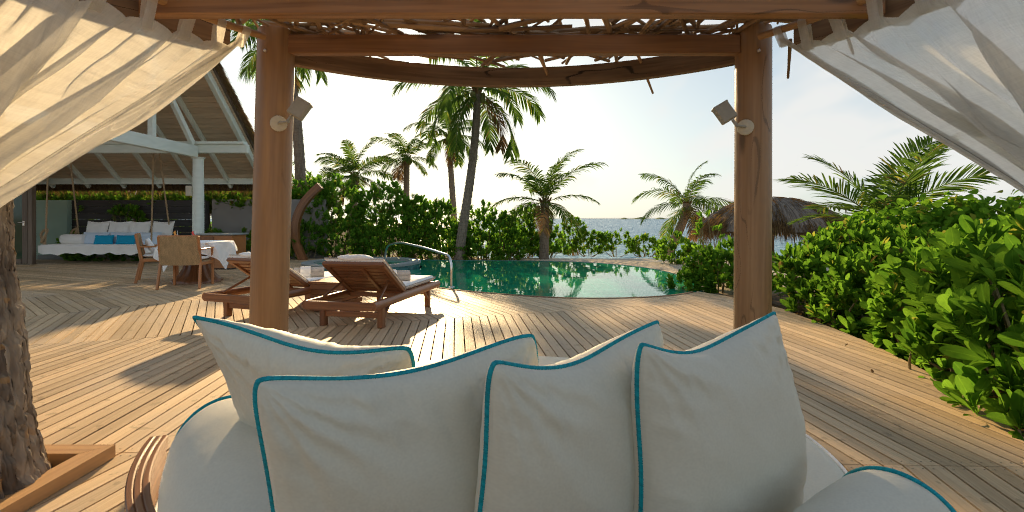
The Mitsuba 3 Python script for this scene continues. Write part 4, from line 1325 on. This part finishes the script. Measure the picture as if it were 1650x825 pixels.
rad = rad + .018 * coarse + .030 * plate - groove - ringcut + .018 * fine + .008 * step
P = np.stack([cx + rad * co, cyy + rad * si, Z], -1)
part(tk, 'trunk', MB().grid(P, np.stack([Z, A * .2], -1), flip=True), 'near_bark')
# ------------------------------------------------------------------ leaves
def leaf_shape(rows, width, fold=.25, curl=.25, length=1.0):
    """A leaf along +x with its midrib fold and a curl: (vertices, triangles, uv). rows: (t, half width 0..1)."""
    v, uv = [], []
    for t, w in rows:
        x = t; z = -curl * t * t + .12 * t
        h = w * width
        for s_ in (-1, 0, 1):
            v.append([x, s_ * h, z + fold * h * abs(s_)])
            uv.append([t * .2, s_ * w])
    f = []
    for i in range(len(rows) - 1):
        a, b = 3 * i, 3 * (i + 1)
        for k in (0, 1):
            f += [[a + k, b + k, b + k + 1], [a + k, b + k + 1, a + k + 1]]
    v, uv = np.array(v) * np.array([length, length, length]), np.array(uv)
    return v, np.array(f), uv


OBOV = [(0, .10), (.2, .22), (.42, .62), (.62, .93), (.78, 1.0), (.91, .78), (1.0, .22)]
OBOV_LOW = [(0, .1), (.45, .75), (.78, 1.0), (1.0, .25)]
ROUND_LOW = [(0, .25), (.22, .95), (.55, 1.0), (.85, .6), (1.0, .05)]
LANCE = [(0, .2), (.3, .9), (.65, .8), (1.0, .03)]


def leaf_mats(pos, d, up, size, r):
    """Matrices (k, 3, 3) whose columns are along, across and normal, times size."""
    d = d / np.linalg.norm(d, axis=1, keepdims=True)
    x = np.cross(up, d); x /= np.linalg.norm(x, axis=1, keepdims=True) + 1e-9
    z = np.cross(d, x)
    return np.stack([d, x, z], -1) * size[:, None, None]


def leaves_mesh(mb, shape, pos, M, tones):
    v, f, uv = shape
    n, k = len(pos), len(v)
    if n == 0:
        return mb
    V = np.einsum('nij,kj->nki', M, v) + pos[:, None]
    U = np.broadcast_to(uv, (n, k, 2)).copy()
    U[..., 0] += 50.0 * tones[:, None]
    F = (f[None] + k * np.arange(n)[:, None, None]).reshape(-1, 3)
    return mb.add(V.reshape(-1, 3), F, U.reshape(-1, 2), 0)


def rosettes(centres, axes, r, per=(11, 16), size=.15, spread=(36, 86)):
    """Whorls of leaves round shoot tips."""
    pos, d, up, sz = [], [], [], []
    for c, a in zip(centres, axes):
        k = r.integers(*per)
        x, y, z = frame(a)
        ph = r.uniform(0, 7)
        for i in range(k):
            t = (i + .5) / k
            el = math.radians(spread[0] + (spread[1] - spread[0]) * (1 - t) + r.normal(0, 6))
            az = ph + i * 2.4 + r.normal(0, .15)
            q = math.sin(math.pi / 2 - el) * (math.cos(az) * x + math.sin(az) * y) + math.sin(el) * z
            q = q + np.array([0, 0, -.10]) * (1 - math.sin(el))
            pos.append(c - z * (.05 * size / .15) * (1 - math.sin(el)) + r.normal(0, .006, 3)); d.append(q); up.append(z + .2 * r.normal(0, 1, 3))
            sz.append(size * (.65 + .5 * math.sin(math.pi * min(1, t + .25))) * r.uniform(.62, 1.2))
    return np.array(pos), np.array(d), np.array(up), np.array(sz)


def blob_points(blobs, n, r, shell=(.72, 1.0)):
    """Points near the upper surfaces of ellipsoids (centre, radii), with outward directions; none deep inside a neighbour."""
    w = np.array([b[3] * b[4] + b[4] * b[5] + b[3] * b[5] for b in blobs]); w = w / w.sum()
    P, N = [], []
    B = np.array(blobs, float)
    while len(P) < n:
        i = r.choice(len(blobs), p=w)
        u = r.normal(size=3); u /= np.linalg.norm(u)
        if u[2] < -.55:
            continue
        q = r.uniform(*shell)
        lump = .86 + .28 * meshkit.fbm(np.array([u * 2.2 + i * 3.7]), 3)[0]
        p = B[i, :3] + B[i, 3:] * u * q * lump
        inside_ = ((((p - B[:, :3]) / B[:, 3:]) ** 2).sum(1) < .36)
        if inside_.any() and r.random() < .9:
            continue
        nn = u / B[i, 3:]; nn /= np.linalg.norm(nn)
        P.append(p); N.append(nn)
    return np.array(P), np.array(N)


shape_cache = {}


def shrub(label, blobs, n, size, seed, leaf='glossy_leaf', name='shrub', cat='shrub', parts=0, low=True, kind='rosette', width=.172, floor=-.1, stems=10, group=None, per=(11, 16)):
    r = np.random.default_rng(seed)
    key = thing(name, label, cat, group)
    P, N = blob_points(blobs, n, r)
    ok = P[:, 2] > floor
    P, N = P[ok], N[ok]
    if kind == 'rosette':
        ax = N * .55 + np.array([0, -.12, .75]) + r.normal(0, .28, N.shape)
        pos, d, up, sz = rosettes(P, ax, r, per=per, size=size)
        rows = OBOV
    else:
        k = 9
        pos = np.repeat(P, k, 0) + r.normal(0, size * .9, (len(P) * k, 3))
        NN = np.repeat(N, k, 0)
        d = np.cross(NN, r.normal(size=NN.shape)) + np.array([0, 0, -.55])
        up = NN + r.normal(0, .55, NN.shape) + np.array([0, -.1, .4])
        sz = size * r.uniform(.6, 1.25, len(pos))
        rows = ROUND_LOW
    M = leaf_mats(pos, d, up, sz, r)
    tone = r.integers(1, 900, len(pos)).astype(float)
    hi = leaf_shape(rows, width, .22, .30)
    lo = leaf_shape(OBOV_LOW if kind == 'rosette' else ROUND_LOW, width, .22, .30)
    idx = np.arange(len(pos))
    dist = np.linalg.norm(pos - np.array([0, 0, EYE]), axis=1)
    face = np.zeros(len(pos), bool)
    if parts:
        # the leaves that show largest: near ones on the camera's side of the shrub
        out = ((pos - np.array([b[:3] for b in blobs]).mean(0)) @ np.array([-.3, -1, .5])) / (np.abs(np.array(blobs)[:, 3:]).max())
        frame_ok = (np.abs(pos[:, 0]) < pos[:, 1] * 1.0) & (pos[:, 2] > EYE - pos[:, 1] * .57)
        score = sz / dist * (1 + .35 * out) * np.where(frame_ok, 1, .1)
        best = np.argsort(-score)[:parts]
        face[best] = True
        for j, i in enumerate(best):
            var = j % 24
            ck = (leaf, var, rows is OBOV)
            if ck not in shape_cache:
                v, f, uv = leaf_shape(rows, width * (1 + .03 * (var % 3 - 1)), .14 + .06 * (var % 4), .06 + .12 * (var % 6))
                shape_cache[ck] = MB().add(v, f, uv, 7 + var * 23).ply(leaf)
            X = np.eye(4); X[:3, :3] = M[i]; X[:3, 3] = pos[i]
            part(key, 'leaf', shape_cache[ck], leaf, to=T(X))
    m = MB()
    near = ~face & (dist < 7.5)
    leaves_mesh(m, hi if not low else lo, pos[near], M[near], tone[near])
    far = ~face & ~near
    leaves_mesh(m, lo, pos[far], M[far], tone[far])
    part(key, 'foliage', m, leaf, kind='stuff')
    s = MB()
    base = np.array([b[:3] for b in blobs])
    for i in r.choice(len(P), min(stems * len(blobs), len(P)), replace=False):
        b = base[np.argmin(np.linalg.norm(base - P[i], axis=1))]
        g = np.array([b[0] * .6 + P[i, 0] * .4, b[1] * .6 + P[i, 1] * .4, floor - .1])
        mid = (g + P[i]) / 2 + r.normal(0, .05, 3)
        s.tube(spline([g, mid, P[i]], 6), np.linspace(.014, .006, 6) * (1 + size), 5, caps=False)
    part(key, 'stem', s, 'stem', kind='stuff')
    return key


# right hand side along the deck, near to far
shrub('large glossy green shrub nearest the camera at the right edge', [(3.25, 2.95, .35, .55, .55, .52), (3.75, 3.65, .42, .65, .6, .62), (3.3, 2.45, .12, .5, .4, .32)], 230, .19, 31, parts=260, low=False, stems=14)
shrub('low glossy shrub creeping over the deck edge at the lower right', [(2.95, 2.92, .02, .34, .36, .20), (3.30, 3.68, .05, .35, .45, .26)], 60, .17, 32, parts=120, low=False)
shrub('glossy green shrub second from the camera along the right deck edge', [(3.85, 4.45, .30, .6, .6, .50), (4.6, 4.6, .45, .7, .7, .58), (3.62, 4.35, .02, .32, .5, .24)], 330, .165, 33, parts=240, low=False, stems=12)
shrub('glossy green shrub in the middle of the right planting bed', [(4.05, 5.55, .28, .62, .65, .50), (4.75, 5.7, .42, .7, .7, .60), (5.5, 5.4, .45, .7, .7, .66), (3.72, 5.45, .02, .34, .6, .26)], 460, .15, 34, parts=240)
shrub('glossy green shrub just right of the right post', [(4.05, 6.75, .28, .55, .6, .50), (4.75, 7.0, .42, .7, .7, .62), (3.75, 6.15, .04, .32, .45, .28)], 380, .145, 35, parts=200)
shrub('rounded sunlit hedge of small round leaves behind the right bed', [(5.55, 7.5, 0.60, .8, .7, .72), (6.5, 7.5, 0.67, .9, .75, .78), (7.6, 7.4, 0.69, .9, .8, .80), (8.7, 7.2, 0.69, .9, .8, .82), (6.4, 6.5, .40, .8, .6, .66)], 950, .092, 36, leaf='vine_leaf', name='hedge', cat='hedge', parts=200, kind='round', width=.55)
shrub('leafy shrub left of the right post at the pool corner', [(3.55, 8.75, .12, .55, .5, .48), (4.1, 9.2, .22, .6, .55, .52), (3.0, 8.7, -.08, .3, .3, .28)], 260, .15, 37, parts=160)
shrub('small round shrub at the foot of the leaning beach palm', [(4.35, 13.6, .18, .5, .5, .52), (4.75, 13.3, .0, .4, .4, .4)], 130, .15, 38, parts=60)
shrub('low shrub hedge at the far right rim of the pool', [(2.75, 18.2, -.05, .75, .5, .72), (3.7, 18.0, .0, .8, .5, .68), (4.65, 17.8, -.08, .65, .5, .62), (2.25, 18.6, .25, .5, .4, .95)], 480, .15, 39, parts=120)
shrub('thin leggy sapling with few leaf tufts before the beach palm', [(4.35, 11.2, .85, .30, .25, .45), (4.2, 11.1, .35, .25, .2, .25)], 16, .13, 40, name='sapling', cat='sapling', parts=60, stems=9, floor=-.05)
# hedge behind the pool, as separate bushes
HB = [('tall sunlit bush beside the curved timber post', [(-5.5, 15.6, 1.1, 1.1, .9, 1.25), (-6.4, 16.2, 1.3, .9, .8, 1.15), (-5.0, 15.2, .35, .9, .7, .7)], 520, 51),
      ('tall broad bush behind the spa tub', [(-4.0, 15.9, 1.0, 1.0, .8, 1.25), (-3.3, 15.6, .7, .9, .7, 1.1), (-3.8, 15.2, .25, 1.0, .6, .6)], 520, 52),
      ('bush behind the pool left of the tall palm', [(-2.4, 15.9, .55, .9, .7, 1.12), (-2.0, 15.5, .2, .9, .6, .75), (-2.85, 15.7, .9, .45, .4, .85)], 420, 53),
      ('bush behind the pool right of the tall palm', [(-.9, 15.9, .45, .9, .7, 1.08), (-.3, 15.6, .3, .8, .6, .95), (-1.0, 15.3, .1, .8, .5, .6)], 420, 54),
      ('dark bush left of the small pool palm', [(.55, 17.6, .5, .9, .7, 1.05), (1.2, 17.4, .1, .8, .5, .75), (.15, 17.2, .1, .6, .5, .7)], 400, 55)]
for lab, bl, n, sd in HB:
    shrub(lab, bl, n, .17, sd, leaf='hedge_leaf', name='bush', cat='bush', parts=100)
# inner mass of twigs and shaded leaves behind these bushes
shrub('dense dark undergrowth filling the row of bushes behind the pool', [(-5.2, 16.9, .2, 1.4, .5, .9), (-3.4, 16.8, .15, 1.4, .5, .8), (-1.6, 16.7, .1, 1.4, .5, .7), (.2, 16.9, .1, 1.2, .5, .6)], 420, .2, 56, leaf='hedge_leaf', name='undergrowth', cat='undergrowth')
# planting by the pavilion
shrub('leafy bush in front of the grey garden wall', [(-6.6, 14.2, .35, .8, .4, .72), (-5.9, 14.6, .4, .5, .4, .65), (-7.3, 14.5, .3, .5, .3, .6)], 300, .12, 61, leaf='hedge_leaf', parts=60)
shrub('dark bed of foliage under the swing seat', [(-11.4, 14.0, .0, .7, .3, .3), (-10.3, 14.0, .02, .8, .3, .32), (-9.2, 14.0, .05, .7, .3, .5), (-8.5, 14.3, .25, .5, .3, .6), (-12.1, 14.2, .2, .5, .3, .55)], 420, .12, 62, leaf='hedge_leaf')
shrub('green climber hanging over the dark fence', [(-11.2, 14.75, 1.28, .45, .18, .2), (-10.9, 14.72, 1.12, .2, .12, .22)], 50, .13, 63, leaf='vine_leaf', name='climber', cat='climber')
r_ = np.random.default_rng(77)
dgs = thing('dry_grass', 'dry brown reeds standing behind the planting over the fence', 'reeds', kind='stuff')
n = 4200
base = np.stack([r_.uniform(-16.5, -6.2, n), r_.uniform(16.7, 17.2, n), r_.uniform(1.2, 1.5, n)], 1)
v, f, uv = blades(base, np.stack([r_.normal(0, .16, n), r_.normal(0, .16, n), np.ones(n)], 1), r_.uniform(.7, 1.35, n), r_.uniform(.006, .012, n), r_, .12)
own(dgs, MB().add(v, f, uv, 0), 'dry_leaf')
gp = thing('grass_planting', 'sunlit yellow green long leaves growing above the fence', 'plants', kind='stuff')
n = 7500
x = r_.uniform(-16, -5.9, n)
clump = meshkit.fbm(np.stack([x * 1.1, x * 0, x * 0], -1), 3, 3)
base = np.stack([x, r_.uniform(15.25, 16.6, n), r_.uniform(1.3, 1.6, n)], 1)
dv = np.stack([r_.normal(0, .5, n), r_.normal(-.25, .4, n), np.ones(n)], 1)
v, f, uv = blades(base, dv, r_.uniform(.35, .75, n) * (.6 + .9 * clump), r_.uniform(.010, .024, n), r_, .35)
own(gp, MB().add(v, f, uv, 0), 'grass_leaf')
shrub('row of broad leafed plants along the top of the fence', [(x, 15.35, 1.62, .6, .35, .36) for x in np.arange(-13.6, -5.8, .95)], 420, .2, 64, leaf='vine_leaf', name='plant_row', cat='plants')
shrub('dark tall hedge closing off the garden behind the pavilion', [(x, 19.4, 1.2, 1.3, .6, 1.75) for x in np.arange(-19, -7.4, 1.6)], 800, .22, 65, leaf='hedge_leaf', name='hedge', cat='hedge')


# ------------------------------------------------------------------ palms
def frond_mesh(mb_leaf, mb_rib, base, az, el, L, r, droop=1.0, pairs=46, wl=.55, hang=.5, half=1.0):
    n = 26
    t = np.linspace(0, 1, n)
    ang = el - (droop * 1.35) * t ** 1.5 - .12 * r.uniform() * t
    ds = L / (n - 1)
    h = np.concatenate([[0], np.cumsum(np.cos(ang[:-1]) * ds)])
    z = np.concatenate([[0], np.cumsum(np.sin(ang[:-1]) * ds)])
    sway = .10 * L * t ** 2 * r.uniform(-1, 1)
    e = np.array([math.cos(az), math.sin(az), 0]); s0 = np.array([-e[1], e[0], 0])
    path = base + h[:, None] * e + z[:, None] * np.array([0, 0, 1.0]) + sway[:, None] * s0
    mb_rib.tube(path, np.interp(t, [0, .1, 1], [.026, .016, .003]) * L / 2.2, 6, caps=False)
    tl = np.linspace(.13, 1.0, pairs)
    c = np.stack([np.interp(tl, t, path[:, k]) for k in range(3)], -1)
    tan = np.gradient(c, axis=0); tan /= np.linalg.norm(tan, axis=1, keepdims=True)
    s1 = np.cross(tan, [0, 0, 1.0]); s1 /= np.linalg.norm(s1, axis=1, keepdims=True) + 1e-9
    up = np.cross(s1, tan)
    twist = r.uniform(-.5, .5)
    s1, up = s1 * math.cos(twist) + up * math.sin(twist), up * math.cos(twist) - s1 * math.sin(twist)
    prof = wl * L / 2.2 * (.35 + .65 * np.sin(np.pi * np.clip(tl * .93 + .04, 0, 1)) ** .7) * 1.0
    V, F, UV = [], [], []
    for sg in (-1, 1):
        k = len(tl)
        keep = r.uniform(size=k) < .95
        l = prof * r.uniform(.8, 1.12, k)
        fwd = np.interp(tl, [0, 1], [.45, 1.25]) + r.normal(0, .10, k)
        d = sg * s1 + fwd[:, None] * tan + (.30 - r.uniform(0, .35, k))[:, None] * up
        d /= np.linalg.norm(d, axis=1, keepdims=True)
        g = np.array([0, 0, -1.0]) * (hang * r.uniform(.7, 1.3, k))[:, None]
        p0 = c; p1 = c + d * (l * .45)[:, None] + g * (l * .12)[:, None]; p2 = c + d * (l * .78)[:, None] + g * (l * .42)[:, None]; p3 = c + d * (l * .98)[:, None] + g * (l * .80)[:, None]
        w = np.cross(d, up + .6 * r.normal(size=(k, 3)) * .4); w /= np.linalg.norm(w, axis=1, keepdims=True)
        w = w * (.021 * L / 2.2)
        v = np.stack([p0 - w * .5, p0 + w * .5, p1 - w, p1 + w, p2 - w * .75, p2 + w * .75, p3], 1)[keep]
        k = len(v)
        f = np.array([[0, 1, 3], [0, 3, 2], [2, 3, 5], [2, 5, 4], [4, 5, 6]])
        uv = np.broadcast_to(np.array([[0, -.4], [0, .4], [.1, -.4], [.1, .4], [.2, -.4], [.2, .4], [.3, 0]]), (k, 7, 2)).copy()
        uv[..., 0] += 50 * r.integers(1, 900, k)[:, None]
        mb_leaf.add(v.reshape(-1, 3), (f[None] + 7 * np.arange(k)[:, None, None]).reshape(-1, 3), uv.reshape(-1, 2), 0)
    return path


def palm(label, trunk, r0, r1, fronds, L, seed, els=(1.35, -.55), droop=1.0, hang=.5, pairs=56, dead=2, nuts=True, az0=None, wl=.58):
    r = np.random.default_rng(seed)
    k = thing('palm_tree', label, 'palm tree')
    tp = spline(trunk, 90)
    tt = np.linspace(0, 1, 90)
    rad = (r0 + (r1 - r0) * tt ** .6) * (1 + .05 * np.sin(tt * 90 * 2.1) + .25 * np.exp(-tt / .04))
    part(k, 'trunk', MB().tube(tp, rad, 20), 'palm_bark')
    top = tp[-1]
    for i in range(fronds):
        t = (i + .5) / fronds
        el = els[0] + (els[1] - els[0]) * t ** .9 + r.normal(0, .10)
        az = i * 2.399 + r.normal(0, .22) if az0 is None else az0[i % len(az0)] + r.normal(0, .1)
        ml, mr = MB(), MB()
        frond_mesh(ml, mr, top + np.array([0, 0, .05 - .12 * t]), az, el, L * r.uniform(.85, 1.1) * (.75 + .25 * math.sin(math.pi * min(1, .25 + t))), r, droop * r.uniform(.75, 1.15), pairs, wl, hang)
        dry = i >= fronds - dead
        fk = part(k, 'frond', ml, 'dry_leaf' if dry else 'palm_leaf')
        if fk.count('__') < 2:
            part(fk, 'rib', mr, 'frond_rib')
    bl = MB()
    for i in range(9):
        a = i * 2.4; b = top + np.array([.05 * math.cos(a), .05 * math.sin(a), -.20])
        bl.tube([b, b + np.array([.07 * math.cos(a), .07 * math.sin(a), .20]), b + np.array([.16 * math.cos(a), .16 * math.sin(a), .36])], [.05, .032, .012], 6)
    part(k, 'leaf_base', bl, 'dry_leaf')
    if nuts:
        for i in range(6):
            a = r.uniform(0, 7)
            part(k, 'coconut', MB().lathe([(.001, -.12), (.06, -.09), (.085, 0), (.06, .08), (.001, .10)], 10, top + np.array([.16 * math.cos(a), .16 * math.sin(a), -.22 + .05 * r.normal()])), 'frond_rib')
    return k


palm('tall palm standing behind the pool with its crown under the beam', [(-1.56, 15.0, -.3), (-1.50, 15.0, .5), (-1.32, 15.0, 1.7), (-1.12, 15.0, 3.2), (-1.02, 15.0, 4.95)], .165, .105, 17, 2.9, 101, (1.25, -.80), 1.0, .6, 54, wl=.50, dead=1)
palm('palm with pale trunk just left of the tall palm', [(-2.35, 21, -.3), (-2.40, 21, 1.2), (-2.50, 21, 2.8), (-2.60, 21, 4.55)], .15, .11, 16, 2.1, 102, (1.3, -.6), .95, .6, dead=1)
palm('smaller palm standing free between the bushes and the tall palm', [(-4.95, 24, -.3), (-4.98, 24, 2), (-4.95, 24, 4.0)], .17, .13, 16, 1.85, 103, (1.35, -.45), .85, .55)
palm('bushy low crowned palm behind the hedge left of centre', [(-6.9, 22, -.3), (-6.85, 22, 1.5), (-6.8, 22, 3.0)], .2, .15, 18, 2.05, 104, (1.45, -.5), .8, .5)
palm('small palm crown peeping over the hedge beside the left post', [(-7.9, 20.5, -.3), (-7.7, 20.5, 2.0)], .16, .12, 14, 1.9, 105, (1.4, -.2), .8, .5)
palm('very tall palm rising behind the left post', [(-7.0, 17, -.3), (-7.05, 17, 2.2), (-7.25, 17, 4.8), (-7.75, 17, 7.3)], .20, .15, 15, 2.45, 106, (1.2, -1.05), 1.0, .8, 54)
palm('short palm at the far right end of the pool hedge', [(1.0, 16, -.3), (1.02, 16, .7), (1.04, 16, 1.65)], .17, .13, 16, 2.15, 107, (1.45, -.40), .80, .45, 44, dead=1, nuts=False, wl=.62)
palm('leaning beach palm before the sea left of the right post', [(6.15, 20.5, -1.0), (6.35, 20.5, -.2), (6.75, 20.5, .7), (7.05, 20.5, 1.75)], .21, .16, 17, 2.2, 108, (1.4, -.8), .9, .5, 44, wl=.62)
palm('stemless young palm with stiff upright fronds before the beach shelter', [(7.0, 9.6, -.2), (7.0, 9.6, .55), (7.0, 9.6, 1.0)], .14, .11, 13, 1.95, 109, (1.25, .10), .55, .18, 50, dead=0, nuts=False, wl=.85)

# fallen leaves and a twig on the deck
for i, (x, y, a, s_, lab) in enumerate(((2.98, 4.55, .4, .035, 'small dry leaf on the deck beside the shrubs, farther one'), (2.66, 3.75, 1.2, .04, 'small dry leaf on the deck near the lower right shrub'))):
    k = thing('fallen_leaf', lab, 'leaf')
    v, f, uv = leaf_shape(LANCE, .28, .5, -.35)
    v = (v * s_) @ rotz(a).T + np.array([x, y, .012])
    own(k, MB().add(v, f, uv), 'dry_leaf')

lt = thing('leaf_litter', 'brown fallen leaves on the soil under the right hand shrubs', 'leaf litter', kind='stuff')
r_ = np.random.default_rng(88)
n = 420
yy = r_.uniform(2.2, 7.2, n)
xx = np.interp(yy, [2.4, 3.02, 3.78, 4.74, 6.5, 7.5], [2.62, 2.88, 3.15, 3.36, 3.49, 3.25]) + r_.uniform(.0, .75, n)
pos = np.stack([xx, yy, np.full(n, -.10) + r_.uniform(0, .03, n)], 1)
M = leaf_mats(pos, r_.normal(size=(n, 3)) * np.array([1, 1, .15]), np.array([0, 0, 1.0]) + r_.normal(0, .3, (n, 3)), r_.uniform(.06, .16, n), r_)
own(lt, leaves_mesh(MB(), leaf_shape(OBOV_LOW, .25, .4, -.2), pos, M, r_.integers(1, 900, n).astype(float)), 'dry_leaf')
